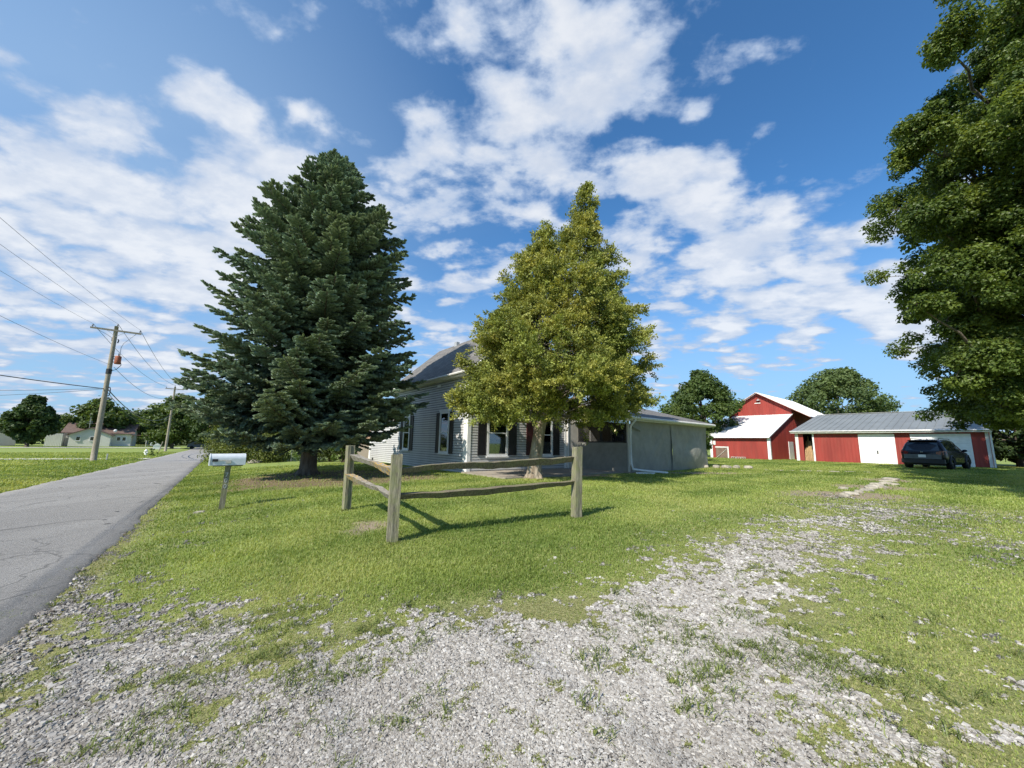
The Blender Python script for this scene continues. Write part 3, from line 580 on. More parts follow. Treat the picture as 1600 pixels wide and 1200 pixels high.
def broad_tree(name, x, y, h, rx, mt, nleaf, lsize, label, cat='tree', z0=None, crown_from=.2, ry=None, nc=60, group=None, shape=.5, trunk_r=.2, blob=.24):
    z0 = hz1(x,y)-.05 if z0 is None else z0; ry = ry or rx
    root = empty(name, (x,y,z0), label=label, cat=cat, group=group)
    C=[]; R=[]
    cz = h*(crown_from+1)/2; hh = h*(1-crown_from)/2
    while len(C) < nc:
        d = RNG.normal(size=3); d /= np.linalg.norm(d); f = RNG.uniform(.45,1.0)**.6
        wz = 1-shape*max(0,d[2]) if shape >= 0 else 1
        p = np.array([d[0]*rx*f*wz, d[1]*ry*f*wz, d[2]*hh*f]); r = blob*rx*RNG.uniform(.6,1.25)
        p *= (1-r/rx*.55); C.append(p+[0,0,cz]); R.append(r)
    C = np.array(C); mb = MB(); clumps(mb, C, R, nleaf/nc, lsize)
    # a few inner clumps
    tb = MB(); tb.tube([(0,0,-.1),(0,0,h*.12),(RNG.normal()*.15,RNG.normal()*.15,h*.45),(RNG.normal()*.2,RNG.normal()*.2,h*.75)],[trunk_r*1.35,trunk_r,trunk_r*.6,trunk_r*.2],8)
    for q in RNG.choice(nc, min(nc,16), replace=False):
        hb = min(C[q][2]*.7, h*.6)*RNG.uniform(.6,1); limb(tb, (0,0,hb), C[q], trunk_r*.32, trunk_r*.07, 5)
    tb.build('trunk', M['bark'], root, smooth=True); mb.build('crown', mt, root)
    return root

# ------------------------------------------------------------------ blue spruce
def spruce():
    bx, by = -8.47, 16.45; z0 = hz1(bx,by)-.06; Ht = 14.9
    root = empty('spruce_tree', (bx,by,z0), label='tall dark blue green spruce beside the road in front of the house', cat='tree')
    tb = MB(); hs = np.linspace(0,Ht,14); rr = .27*(1-hs/Ht)**.9+.012; rr[0] = .46; rr[1] = .30
    tb.tube([(0,0,h) for h in np.r_[0,.35,hs[1:]]], list(np.r_[.50,.34,rr[1:]]), 14)
    for k in range(7):                                # root flare
        a = k*.9; tb.tube([(0,0,.5),(.33*math.cos(a),.33*math.sin(a),.16),(.62*math.cos(a),.62*math.sin(a),-.05)],[.16,.12,.05],6)
    def Rad(h):                                       # crown radius by height
        return float(np.interp(h,[1.0,1.5,2,3,4,5,6,7,8,9,10,11,12,13,13.5,14,14.5,14.9],[3.3,3.7,4.1,4.65,4.6,4.4,4.25,4.05,3.7,3.4,3.15,2.9,2.4,1.7,1.3,.9,.5,.15]))
    br = MB(); S=[]; Dn=[]; L=[]; Tn=[]
    h = 1.7
    while h < Ht-.1:
        f = h/Ht; nb = 12 if f < .35 else (9 if f < .75 else 8)
        a0 = RNG.uniform(0,6.28)
        for q in range(nb):
            a = a0+q*2*math.pi/nb+RNG.normal(0,.16); ht = h+RNG.normal(0,.15); toward = math.cos(a-math.atan2(-16.45,8.47))
            if ht < 2.7 and toward < .35: ht += .75
            rise = np.interp(f,[0,.35,.7,.88,1],[-.20,-.06,.12,.40,.9]); R = max(Rad(ht)*np.clip(RNG.normal((.97 if ht > 8.5 else .92-.07*math.exp(-((ht-6.8)/1.8)**2)),.11),.6,1.1 if ht > 7 else 1.02),.22); hb = max(.9, ht-rise*R)
            out = np.array([math.cos(a),math.sin(a),0]); side = np.array([-out[1],out[0],0])
            n = 9; t = np.linspace(0,1,n)
            sag = np.interp(f,[0,.5,1],[.15,.12,.02])
            P = out[None]*(R*t)[:,None]+side[None]*(RNG.normal(0,.06)*R*t**2)[:,None]
            P[:,2] = hb+R*(rise*t-sag*np.sin(t*math.pi))
            P[:,2] = np.maximum(P[:,2], min(hb,1.25))
            br.tube(P, list(.012+.045*(1-t)*(R/4.5)), 4, cap=False)
            ns = int(R*8.5)+5
            for k in range(ns):
                s = .16+.84*(k+RNG.random())/ns; i = s*(n-1); i0 = min(int(i),n-2); p = P[i0]+(P[i0+1]-P[i0])*(i-i0); T = P[i0+1]-P[i0]; T = T/np.linalg.norm(T)
                sg = 1 if (k%2) else -1; ln = (.28+.30*R*(1-s)*1.05)*RNG.uniform(.65,1.2); ln = min(ln,1.35)
                dr = T*.62+side*sg*.8+np.array([0,0,RNG.normal(-.02,.16)]); dr /= np.linalg.norm(dr)
                m = int(ln/.085)+2; tt = (np.arange(m)+.5)/m
                q0 = p[None]+dr[None]*(ln*tt)[:,None]; q0[:,2] -= .18*ln*tt**1.5*np.interp(f,[0,.6,1],[1,.6,0])
                for e in (-1,1,0):
                    dd = dr[None]*.75+np.cross(dr,[0,0,1.])[None]*e*.75+RNG.normal(0,.17,(m,3)); dd[:,2] += .05+.2*f
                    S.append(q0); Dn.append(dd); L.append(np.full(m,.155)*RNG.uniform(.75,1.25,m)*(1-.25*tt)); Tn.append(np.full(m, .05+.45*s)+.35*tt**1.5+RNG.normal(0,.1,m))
            S.append(P[-1:]); Dn.append(T[None]+np.array([[0,0,.15]])); L.append(np.array([.22])); Tn.append(np.array([.8]))
        h += np.interp(f,[0,.6,1],[.36,.33,.24])
    S = np.concatenate(S); Dn = np.concatenate(Dn); L = np.concatenate(L); Tn = np.clip(np.concatenate(Tn),0,1)
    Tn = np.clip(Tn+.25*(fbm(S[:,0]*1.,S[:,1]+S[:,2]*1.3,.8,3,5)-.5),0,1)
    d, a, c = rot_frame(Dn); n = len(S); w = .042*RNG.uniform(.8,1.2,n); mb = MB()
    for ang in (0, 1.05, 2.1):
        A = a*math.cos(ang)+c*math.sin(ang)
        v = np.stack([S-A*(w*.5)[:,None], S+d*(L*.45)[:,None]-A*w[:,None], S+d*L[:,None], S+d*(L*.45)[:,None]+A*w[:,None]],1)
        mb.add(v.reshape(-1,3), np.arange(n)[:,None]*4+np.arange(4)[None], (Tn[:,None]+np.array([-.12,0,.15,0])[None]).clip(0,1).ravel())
    print('spruce sprigs', n)
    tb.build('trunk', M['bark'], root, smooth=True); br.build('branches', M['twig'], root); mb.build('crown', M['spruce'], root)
spruce()
# ------------------------------------------------------------------ golden green cedar (two leaders)
def cedar():
    bx, by = .92, 15.0; z0 = hz1(bx,by)-.06
    root = empty('cedar_tree', (bx,by,z0), label='yellow green arborvitae tree with two tops in front of the house', cat='tree')
    tb = MB(); mb = MB()
    tb.tube([(0,0,0),(-.02,0,.25),(.05,0,.9),(.18,0,1.9),(.5,0,3.2),(1.0,.05,5.5),(1.6,.1,8.8),(1.98,.1,11.9)],[.42,.29,.25,.22,.19,.14,.08,.015],14)
    for k in range(6):
        a = k*1.05+.2; tb.tube([(0,0,.6),(.22*math.cos(a),.22*math.sin(a),.22),(.46*math.cos(a),.46*math.sin(a),-.03)],[.14,.11,.04],6)
    tb.tube([(.22,0,2.1),(.1,.1,4.2),(.2,.1,7),(.44,.1,10)],[.13,.11,.07,.012],8)
    tb.tube([(.15,0,1.8),(-.5,.3,3.4),(-1.0,.3,6),(-1.2,.3,7.9)],[.11,.09,.05,.01],8)
    # clump radius profile of each leader: (axis pts), list of (height, radius)
    def leader(axis, prof, n, seed, rc=.32, per=80):
        az = np.array([q[2] for q in axis]); ax = np.array([q[0] for q in axis]); ay = np.array([q[1] for q in axis])
        hp = [q[0] for q in prof]; rp = [q[1] for q in prof]; C=[]; R=[]
        hh = np.linspace(hp[0],hp[-1],400); wgt = np.interp(hh,hp,rp)**1.25+.12; wgt /= wgt.sum()
        for _ in range(n):
            h = RNG.choice(hh,p=wgt); a = RNG.uniform(0,2*math.pi); r = np.interp(h,hp,rp)*.90*RNG.uniform(.45,1.03)**.55*(1+.14*math.sin(2.7*a+h*1.9)+.1*math.sin(5*a-h*3.1))
            cx, cy = np.interp(h,az,ax), np.interp(h,az,ay); p = np.array([cx+r*math.cos(a),cy+r*math.sin(a),h]); C.append(p); R.append(rc*RNG.uniform(.6,1.3)*np.interp(r,[0,1.5],[.6,1]))
            if RNG.random() < .22 and h > 3.6: limb(tb, (cx,cy,h-.35*r-.1), p, .03, .008, 4, 5)
        return C,R
    Cs=[];Rs=[]
    for args in [([(.3,0,1.9),(.7,0,3.5),(.85,-.05,5),(1.25,-.07,7),(1.6,-.07,9),(1.92,-.1,10.3),(1.97,-.12,11.5),(2.0,-.12,12.3)], [(2.3,2.4),(2.6,3.1),(3,3.4),(3.6,3.5),(4.2,3.4),(5,3.0),(6,2.6),(7,2.2),(8,1.7),(9,1.05),(10,.62),(11,.48),(11.6,.33),(12.3,.05)], 760, 1),
                 ([(.05,0,7),(.15,.1,9),(.40,.1,10.5)], [(7,1.25),(8.5,.85),(9.5,.48),(10.1,.25),(10.5,.04)], 110, 2),
                 ([(-1.0,.2,5),(-1.15,.3,8.3)], [(5.0,1.25),(6.4,.75),(7.5,.4),(8.3,.05)], 60, 3)]:
        C,R = leader(*args, rc=.27); Cs += C; Rs += R
    # long reaching boughs on the right and left
    for a, c, n in [((.6,-.1,2.9),(4.75,.1,4.7),15),((.8,0,4.0),(4.45,.2,5.9),13),((1.0,0,5.2),(4.3,.1,6.9),12),((.5,0,2.3),(4.4,-.3,3.1),14),((-.3,0,2.2),(-3.1,-.4,3.0),18),((-.3,0,3.4),(-3.0,.0,4.4),12),((1.3,.1,6.8),(3.4,0,8.4),9),((-.2,-.1,2.2),(-1.8,-1.5,2.6),10),((1.5,.1,8.0),(3.2,0,9.4),6)]:
        P = limb(tb, a, c, .05, .012, 5, 9, .05, .03*-1)
        for q in range(n):
            s = .38+.62*(q+RNG.random())/n; p = np.asarray(a)+(np.asarray(c)-np.asarray(a))*s+RNG.normal(0,.2,3)*(1.25-s); Cs.append(p); Rs.append(.30*RNG.uniform(.6,1.1))
    Cs = np.array(Cs); Rs = np.array(Rs)
    n = len(Cs); nf = 6; fi = np.repeat(np.arange(n), nf); F_ = len(fi)                       # each clump is a handful of arching sprays
    ax = Cs-np.array([.9,0,0]); ax[:,2] = 0; ax /= np.linalg.norm(ax,axis=1)[:,None]+.05
    fd = ax[fi]*.75+np.array([0,0,.45])+RNG.normal(0,.48,(F_,3)); fd /= np.linalg.norm(fd,axis=1)[:,None]
    fl = RNG.uniform(.30,.72,F_)*np.clip(Rs[fi]/.27,.55,1.5); f0 = Cs[fi]-ax[fi]*.12+RNG.normal(0,.10,(F_,3))*(Rs[fi]/.27)[:,None]
    ftint = RNG.normal(.48,.14,F_); kl = np.maximum(14,(70*fl/.5).astype(int)); idx = np.repeat(np.arange(F_),kl); m = len(idx)
    t_ = RNG.random(m)**.8; P = f0[idx]+fd[idx]*(fl[idx]*t_)[:,None]; P[:,2] -= .22*fl[idx]*t_**2
    wd_ = (.11*(1-.75*t_)+.015)[:,None]; P = P+RNG.normal(0,1,(m,3))*wd_*np.array([1,1,.7])
    dr = fd[idx]*.9+RNG.normal(0,.55,(m,3)); dd, a_, c_ = rot_frame(dr)
    th = RNG.uniform(0,6.28,m)[:,None]; A = a_*np.cos(th)+c_*np.sin(th); L = .078*RNG.uniform(.55,1.35,m)[:,None]; w = L*.33
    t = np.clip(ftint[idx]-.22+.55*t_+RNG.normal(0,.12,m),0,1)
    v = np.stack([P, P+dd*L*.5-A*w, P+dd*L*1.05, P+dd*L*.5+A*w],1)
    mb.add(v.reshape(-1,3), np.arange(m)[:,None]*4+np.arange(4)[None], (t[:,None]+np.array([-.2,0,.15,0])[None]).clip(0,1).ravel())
    print('cedar', m)
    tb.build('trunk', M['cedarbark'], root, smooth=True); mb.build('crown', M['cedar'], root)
cedar()
# ------------------------------------------------------------------ big maple at the right
def maple():
    bx, by = 19.5, 13.2; z0 = hz1(bx,by)-.1; O = np.array([bx,by,z0])
    root = empty('maple_tree', tuple(O), label='huge leafy maple hanging over the driveway and the garage end', cat='tree')
    B = [(14.27,11,15.42,1.1),(17.18,12,15.75,1.5),(17.07,11,16.51,1.7),(16.59,10,13.55,2.2),(13.96,12,12.78,1.0),(13.81,12.5,12.18,.6),(14.94,12,11.79,1.5),(16.53,12,11.95,1.9),(15.19,10,11.31,2.2),(13.85,12,9.7,1.15),(15.13,12,9.49,1.8),(14.41,12,7.63,1.1),(13.21,12,6.38,.6),(16,12,6.99,2.0),(14.89,12.5,4.37,1.15),(15.6,12,4.7,1.5),(16.06,12.5,3.11,.8),(16.46,12,3.78,1.6),(15.83,11,7.59,2.2),(14.93,12,13.96,.7),(18.06,12,20.19,2),(20.64,12,22.08,2.5),(18.3,11,10.93,2.6),(18.97,12,7.05,2.6),(19.06,12.5,3.91,2.0),(15.31,13,6.2,.9),
         (17.5,15.5,9,2.4),(17.8,16,12.5,2.4),(18,15.5,6,2.2),(18.5,15.5,15.5,2.4),(21,17.5,9,3),(21.5,17,13,3),(24,14,10,3.2),(24,13,14.5,3),(22,9,10,3),(20,8.5,13.5,2.8),(17.5,8,12.5,2.2),(19,8.5,8,2.4),(21,12.5,18,3),(22.5,17.5,5.5,2.6),(25,16,6.5,2.6),(23,11,6,2.6),(17.6,14.6,4.2,1.4),(18.6,16,3.6,1.6),(16.4,13,5.4,1.5),(17.4,13.4,3.4,1.5),(15.7,12.6,8.6,1.5),(16.3,12.6,10.6,1.7),(17.6,13,6.6,2.0),(18.2,14.5,2.9,1.2),(17.6,11.5,14.6,1.8),(16.7,11.3,14.0,1.0),(17.2,12.6,13.2,1.7),(16.6,12.6,9.0,1.6),(10.2,4.9,9.6,1.4),(12.3,6.3,10.6,1.7),(9.6,4.3,8.3,1.2),(11.2,5.3,9.0,1.4),(14.6,7.4,11.2,2.0),(13.6,6.8,9.2,1.5),(12.2,5.6,12.2,1.7),(16.6,8.8,9.0,1.8)]
    C=[]; R=[]
    for x,y,z,r in B:
        k = int(8+13*r)
        for q in range(k):
            d = RNG.normal(size=3); d /= np.linalg.norm(d); f = RNG.uniform(.35,1.02)
            r_ = r*.78; C.append(np.array([x+.15,y,z])+d*r_*f*np.array([1,1,.8])-O); R.append(RNG.uniform(.28,.58)*(.65+.2*min(r,2)))
    C = np.array(C); R = np.array(R); mb = MB()
    C[:,0] += .30; near = C[:,0]+O[0] < 19.5
    clumps(mb, C[near], R[near]*.95, 235, .115, squash=.7, up=.55, tvar=.2, hollow=.25)
    clumps(mb, C[~near], R[~near], 60, .26, squash=.6, up=.55)
    tb = MB(); tb.tube([(0,0,-.1),(.05,0,.5),(0,.1,2.6),(-.2,.1,5.5),(-.1,0,9.5),(0,0,14)],[.75,.52,.46,.36,.24,.08],14)
    for x,y,z,r in B: 
        c = np.array([x,y,z])-O; L = np.linalg.norm(c[:2]); a = (0,0,max(1.8,min(13,c[2]-.55*L))); limb(tb, a, c, .04+.013*L, .012, 6, 9, .07)
    for q in range(0,len(C),3):
        j = int(np.argmin([np.linalg.norm(C[q]-(np.array(bb_[:3])-O)) for bb_ in B])); limb(tb, np.array(B[j][:3])-O, C[q], .022, .006, 4, 5)
    tb.build('trunk', M['bark'], root, smooth=True); mb.build('crown', M['maple'], root)
maple()
# ------------------------------------------------------------------ background trees and hedges
BT = [
 ('leafy_tree', -93.0,75.0,10.2,4.1,'treeD',9000,.7,'round dark green tree on the lawn between the two far houses',.04,4.0,.55),
 ('leafy_tree', -98,92,11.6,7.5,'treeA',5000,.85,'spreading tree behind the roof of the far cream house, nearer its chimney aerial',.15,6,.8),
 ('leafy_tree', -95,103,11.0,9.0,'treeB',5000,.9,'paler wide tree behind the right half of the far cream house',.15,6,.8),
 ('leafy_tree', -69.5,80,11.8,6.0,'treeA',8000,.6,'tall full tree between the far carport and the second utility pole',.03,5,.9),
 ('leafy_tree', -59,76,12.5,4.5,'treeD',6000,.6,'dark tree standing behind the spruce at the road side',.03,4.5,.8),
 ('leafy_tree', -122,98,9.5,8.0,'treeA',3000,.9,'low hazy tree behind the far left house',.1,6,.8),
 ('leafy_tree', -88,118,6.0,6.0,'treeB',2500,.9,'short yellowish tree beyond the far carport',.05,6,.8),
 ('leafy_tree', 22.3,45,10.6,4.6,'treeA',22000,.30,'dense tree standing behind the left end of the red barn',.05,5,.75),
 ('leafy_tree', 50.5,59,14.3,7.2,'treeB',20000,.40,'pale airy tree rising behind the grey garage roof',.15,6.5,.6),
 ('leafy_tree', 40,30.5,9.0,4.2,'treeD',9000,.34,'dark tree in the shade past the right end of the garage',.0,4,.8),
 ('leafy_tree', 37.6,26.0,5.5,2.3,'treeD',7000,.26,'dark bushy sapling at the garage corner under the maple',.0,2.3,.8),
]
for nm,x,y,h,rx,mt,nl,ls,lb,cf,ry,sh in BT:
    broad_tree(nm,x,y,h,rx,M[mt],nl,ls,lb,crown_from=cf,ry=ry,shape=sh if sh < 1 else 1, nc=110 if nl < 15000 else 230, blob=.19 if nl<15000 else .15, trunk_r=.25)
def bush(name, x, y, h, r, mt, n, ls, label, cat='bush', ry=None, nc=26):
    z0 = hz1(x,y)-.05; root = empty(name, (x,y,z0), label=label, cat=cat); mb = MB(); tb = MB(); ry = ry or r
    C=[];R=[]
    for _ in range(nc):
        a = RNG.uniform(0,6.28); f = RNG.random()**.5; z = RNG.uniform(.08,.95)*h; k = math.sqrt(max(.08,1-(z/h)**3.2))
        C.append((r*f*k*math.cos(a), ry*f*k*math.sin(a), z)); R.append(.3*min(r,h)*RNG.uniform(.6,1.15)); 
        if _%3 == 0: limb(tb, (0,0,0), C[-1], .035, .01, 4, 5)
    clumps(mb, C, R, n/nc, ls, squash=.8); tb.build('stems', M['twig'], root); mb.build('leaves', mt, root); return root
bush('arborvitae_hedge', -19.0,28.4,3.5,4.6,M['hedge'],30000,.13,'long yellow green hedge beyond the spruce trunk and the mailbox','hedge',ry=1.5,nc=110).rotation_euler = (0,0,-.53)
bush('flowering_shrub', -13.1,25.2,1.0,1.0,M['shrub'],2600,.09,'low loose shrub left of the spruce trunk by the wire fence')
bush('leafy_shrub', -11.9,25.6,2.2,1.25,M['hedge'],6500,.10,'rounded green shrub between the spruce trunk and the brown shed')
bush('leafy_shrub', -10.6,24.7,1.5,.8,M['shrub'],3500,.09,'smaller bright shrub touching the left end of the brown shed')
bush('roadside_bush', -81,107,2.6,1.5,M['hedge'],1200,.3,'small yellow green bush by the far end of the road')
bush('garden_bush', 13.9,30.5,5.2,1.6,M['treeA'],5000,.18,'bush peeking over the porch roof behind the house')
# distant woods: one mass behind everything
def woods():
    mb = MB(); C=[]; R=[]
    for a in np.arange(-1.35,1.35,.012):
        rr = RNG.uniform(185,230) if a > -.62 or a < -.9 else RNG.uniform(200,240)
        x, y = rr*math.sin(a), rr*math.cos(a); hh = 5.5+5.5*fbm(np.float64(a*9),np.float64(3.),1.,3,8)
        for k in range(2): C.append((x+RNG.normal()*3,y+RNG.normal()*3,hz1(x,y)+hh*(.35+.45*k))); R.append(3.2*RNG.uniform(.8,1.3))
    clumps(mb, C, R, 110, 1.1, squash=.9)
    # thick belt closing the end of the road
    C=[];R=[]
    for _ in range(70):
        s = RNG.uniform(150,172); t = RNG.uniform(-30,34); x,y = road_xy(t,s); C.append((x,y,RNG.uniform(-1.5,8))); R.append(RNG.uniform(2,3.4))
    clumps(mb, C, R, 170, .9)
    tag(mb.build('far_woods', M['farwood']), 'far line of woods on the horizon', 'woods', kind='stuff')
woods()

# ------------------------------------------------------------------ building helpers (local frame: x away from the road, y along it)
def siding(mb, plane, u0, u1, z0, ztop, step=.12, out=-1, d=.045):
    """lap boards; plane=('x',c) or ('y',c); ztop a number or function of u; out = side the boards face"""
    ax, c = plane; z = z0; zmax = ztop if not callable(ztop) else max(ztop(u) for u in np.linspace(u0,u1,80))
    while z < zmax-.005:
        z2 = min(z+step, zmax)
        if callable(ztop):
            us = [u for u in np.linspace(u0,u1,160) if ztop(u) > z2-.02]
            if not us: break
            a, e = min(us), max(us)
        else: a, e = u0, u1
        def P(u, off, zz): return (c+out*off, u, zz) if ax == 'x' else (u, c+out*off, zz)
        zs = z+.022; t_ = d*.75
        mb.poly([P(a,d,zs),P(e,d,zs),P(e,t_,z2),P(a,t_,z2)]); mb.mi = 1; mb.poly([P(a,d,zs),P(e,d,zs),P(e,.0,zs),P(a,.0,zs)]); mb.mi = 0; mb.poly([P(a,t_,z2),P(e,t_,z2),P(e,.0,z2),P(a,.0,z2)]); mb.mi = 1; mb.poly([P(a,.0,z),P(e,.0,z),P(e,.0,zs),P(a,.0,zs)]); mb.mi = 0  # lip underside and recess take the dark slot that paints the lap shadow
        z = z2
def wbox(mb, plane, u0, u1, z0, z1, d0, d1, out=-1):
    ax, c = plane; a, e = sorted((c+out*d0, c+out*d1))
    if ax == 'x': mb.box(a,e,u0,u1,z0,z1)
    else: mb.box(u0,u1,a,e,z0,z1)
def window(parent, plane, u0, u1, z0, z1, out=-1, tr=.11, curtain=True, meeting=True, head=.0, dark=False):
    """frame > sill, glass, curtain; a sash window standing proud of the siding"""
    mb = MB(); w = lambda *a: wbox(mb, plane, *a, out=out)
    w(u0,u0+tr,z0,z1,.0,.085); w(u1-tr,u1,z0,z1,.0,.085); w(u0+tr,u1-tr,z1-tr,z1,.0,.085); w(u0+tr,u1-tr,z0,z0+tr,.0,.085)
    if head: w(u0-.04,u1+.04,z1,z1+head,.0,.10)
    if meeting: zm=(z0+z1)/2; w(u0+tr,u1-tr,zm-.025,zm+.025,.0,.072)
    f = mb.build('window', M['white'], parent)
    s = MB(); wbox(s, plane, u0-.05,u1+.05,z0-.05,z0-.003,.0,.13,out); s.build('sill', M['white'], f)
    g = MB(); wbox(g, plane, u0+tr,u1-tr,z0+tr,z1-tr,.056,.059,out); g.build('pane', M['darkglass'] if dark else M['glass'], f)
    if not dark:
        bk = MB(); wbox(bk, plane, u0+tr,u1-tr,z0+tr,z1-tr,.0465,.048,out)
        bk.build('shade', M['dark'], f)
        if curtain:
            c = MB()
            for a, e in ((u0+tr,u0+tr+(u1-u0)*.30),(u1-tr-(u1-u0)*.22,u1-tr)):
                k = 10
                for i in range(k):
                    p, q = a+(e-a)*i/k, a+(e-a)*(i+1)/k; o1, o2 = (.049,.054) if i%2 else (.054,.049)
                    axx, cc = plane
                    def P(u,o,zz): return (cc+out*o,u,zz) if axx=='x' else (u,cc+out*o,zz)
                    c.poly([P(p,o1,z0+tr),P(q,o2,z0+tr),P(q,o2,z1-tr),P(p,o1,z1-tr)])
            c.build('curtain', M['curtain'], f)
    return f
def shutter(parent, plane, u0, u1, z0, z1, m, out=-1):
    mb = MB(); wbox(mb, plane, u0,u1,z0,z1,.03,.064,out); fr = .05; zm = (z0+z1)/2
    for a,e,p,q in ((u0,u0+fr,z0,z1),(u1-fr,u1,z0,z1),(u0+fr,u1-fr,z1-fr,z1),(u0+fr,u1-fr,z0,z0+fr),(u0+fr,u1-fr,zm-.03,zm+.03)): wbox(mb, plane, a,e,p,q,.064,.08,out)
    z = z0+.09
    while z < z1-.09:
        if abs(z-zm) > .06: wbox(mb, plane, u0+fr,u1-fr,z,z+.018,.064,.073,out)
        z += .05
    return mb.build('shutter', m, parent)
def slab_roof(mb, x0,z0_,x1,z1_,y0,y1,th=.12):
    """a roof plane from eave (x0,z0_) to ridge (x1,z1_) as a solid slab"""
    v = [(x0,y0,z0_),(x1,y0,z1_),(x1,y1,z1_),(x0,y1,z0_)]; w = [(a,c,e-th) for a,c,e in v]
    mb.add(v+w, [(0,1,2,3),(7,6,5,4),(0,4,5,1),(1,5,6,2),(2,6,7,3),(3,7,4,0)])
# ------------------------------------------------------------------ farmhouse
def house():
    root = empty('farmhouse', (-1.92,17.29,0), ROTZ, label='grey sided farmhouse with dark shutters behind the spruce and the cedar', cat='house')
    EV, RZ, HW = 4.93, 7.72, 3.1
    gable = lambda u: EV+.05+(RZ-EV)*(1-abs(u-HW)/HW)
    w = MB(); siding(w, ('x',0), 0, 9.0, .12, EV); siding(w, ('y',0), 0, 6.2, .12, gable)
    siding(w, ('x',6.2), 0, 9.0, .12, EV, out=1); siding(w, ('y',9.0), 0, 6.2, .12, gable, out=1)
    w.box(.02,6.18,.02,8.98,0,EV); w.add([(.02,.02,EV),(6.18,.02,EV),(HW,.02,RZ-.1),(.02,8.98,EV),(6.18,8.98,EV),(HW,8.98,RZ-.1)], [(0,1,2)]); w.F.setdefault(3,[]).append(np.array([[3,5,4]])+w.n-6)
    w.build('wall', [M['siding'],M['lapshade']], root)
    e = MB(); siding(e, ('x',0), 9.0, 12.9, .1, 3.15); siding(e, ('y',12.9), 0, 6.2, .1, 3.15, out=1); siding(e, ('x',6.2), 9.0, 12.9, .1, 3.15, out=1)
    e.box(.02,6.18,9.02,12.88,0,3.15); ew = e.build('rear_wall', [M['siding'],M['lapshade']], root)
    er = MB(); slab_roof(er,-.35,3.12,3.1,4.75,9.0,13.2); slab_roof(er,6.55,3.12,3.1,4.75,9.0,13.2); er.build('rear_roof', M['shingle'], root)
    r = MB(); sl = (RZ-EV)/HW; ov = .38
    slab_roof(r,-ov,EV+.1-sl*ov+.12,HW,RZ+.22,-.38,9.3); slab_roof(r,6.2+ov,EV+.1-sl*ov+.12,HW,RZ+.22,-.38,9.3)
    rf = r.build('roof', M['shingle'], root)
    for y in (2.8,6.5): MB().box(HW-.2,HW+.02,y,y+.3,RZ+.05,RZ+.34).build('roof_vent', M['galv'], rf)
    t = MB(); z_e = EV+.1-sl*ov
    t.box(-ov-.02,-.002+0,-.36,9.28,z_e-.035,z_e-.01)                            # soffit
    t.box(-ov-.03,-ov-.0,-.37,9.29,z_e-.03,z_e+.13)                               # fascia
    for sgn in (0,1):                                                            # rake boards
        x0, x1 = (-ov,HW) if not sgn else (6.2+ov,HW)
        t.bar((x0,-.40,z_e+.02),(x1,-.40,RZ+.12),.035,.20,up=(0,1,0))
        t.bar((x0,-.20,z_e-.02),(x1,-.20,RZ+.02),.34,.02,up=(-.6 if not sgn else .6,0,.8))
    t.build('eaves_trim', M['white'], root)
    g = MB(); g.tube([(-ov-.09,-.38,z_e+.06),(-ov-.09,9.28,z_e+.04)],.06,8); g.build('gutter', M['offwhite'], root)
    for nm, args in (('corner_board',[(-.062,-.002,-.062,.30,.12,z_e-.04),(-.0,.12,-.062,-.002,.12,z_e-.04)]),('corner_board',[(-.062,0,12.78,12.96,.1,3.1)]),('corner_board',[(6.08,6.235,-.062,-.002,.12,z_e)])):
        c = MB(); [c.box(*a) for a in args]; c.build(nm, M['white'], root)
    b_ = MB(); b_.box(0,6.2,-.03,-.005,.02,.16); b_.box(-.03,-.005,0,12.9,.02,.12); b_.build('foundation', M['paleconcrete'], root)
    SX = ('x',0); SY = ('y',0)
    window(root, SX, 1.64,2.60,1.06,3.10, head=.1); shutter(root, SX, 1.25,1.60,1.06,3.06, M['shutter']); shutter(root, SX, 2.64,2.98,1.06,3.06, M['shutter'])
    window(root, SX, 6.22,7.14,1.12,3.10, head=.1); shutter(root, SX, 5.80,6.16,1.12,3.06, M['shutter']); shutter(root, SX, 7.20,7.56,1.12,3.06, M['shutter'])
    window(root, SX, 9.9,10.5,1.62,2.25, dark=True, meeting=False, tr=.07)
    k = MB(); k.box(-.06,-.02,12.1,12.35,.2,.45); k.build('crawlspace_vent', M['dark'], root)
    window(root, SY, 1.0,2.2,1.0,3.15, head=.12); shutter(root, SY, .5,.94,1.04,3.1, M['shutter']); shutter(root, SY, 2.28,2.74,1.04,3.1, M['shutter'])
    window(root, SY, 3.86,5.16,1.0,3.15, head=.14); tag(shutter(root, SY, 3.38,3.80,1.04,3.06, M['shutterlit']), 'shutter with sunlit red put into its colour'); shutter(root, SY, 5.24,5.68,1.04,3.06, M['shutter'])
    window(root, SY, 2.5,3.7,4.7,6.0, head=.1)
    k = MB(); k.box(-.07,-.02,2.75,3.06,4.38,4.5); k.tube([(-.05,2.8,4.4),(-.14,2.8,4.38),(-.14,2.8,4.5)],.02,6); k.build('service_bracket', M['white'], root)
    # beige wall and rear addition carrying the porch
    a = MB(); a.box(6.24,7.1,-.12,7,.05,3.3); a.box(7.1,14.9,0,7,.05,3.0); a.build('addition_wall', M['beige'], root)
    a = MB(); a.box(6.22,6.30,-.16,-.125,.1,3.2); a.build('downspout', M['white'], root)
    # porch
    pf = MB(); pf.box(7.0,15.0,-3.48,-.002,.02,.36); pf.build('porch_floor', M['concrete'], root)
    pr_ = MB(); yr, ze, zr = 2.2, 3.02, 4.55
    v = [(6.75,-3.75,ze),(15.25,-3.75,ze),(15.25,yr,zr),(6.75,yr,zr),(15.25,7.4,ze+.1),(6.75,7.4,ze+.1)]; w_ = [(p,q,s-.14) for p,q,s in v]
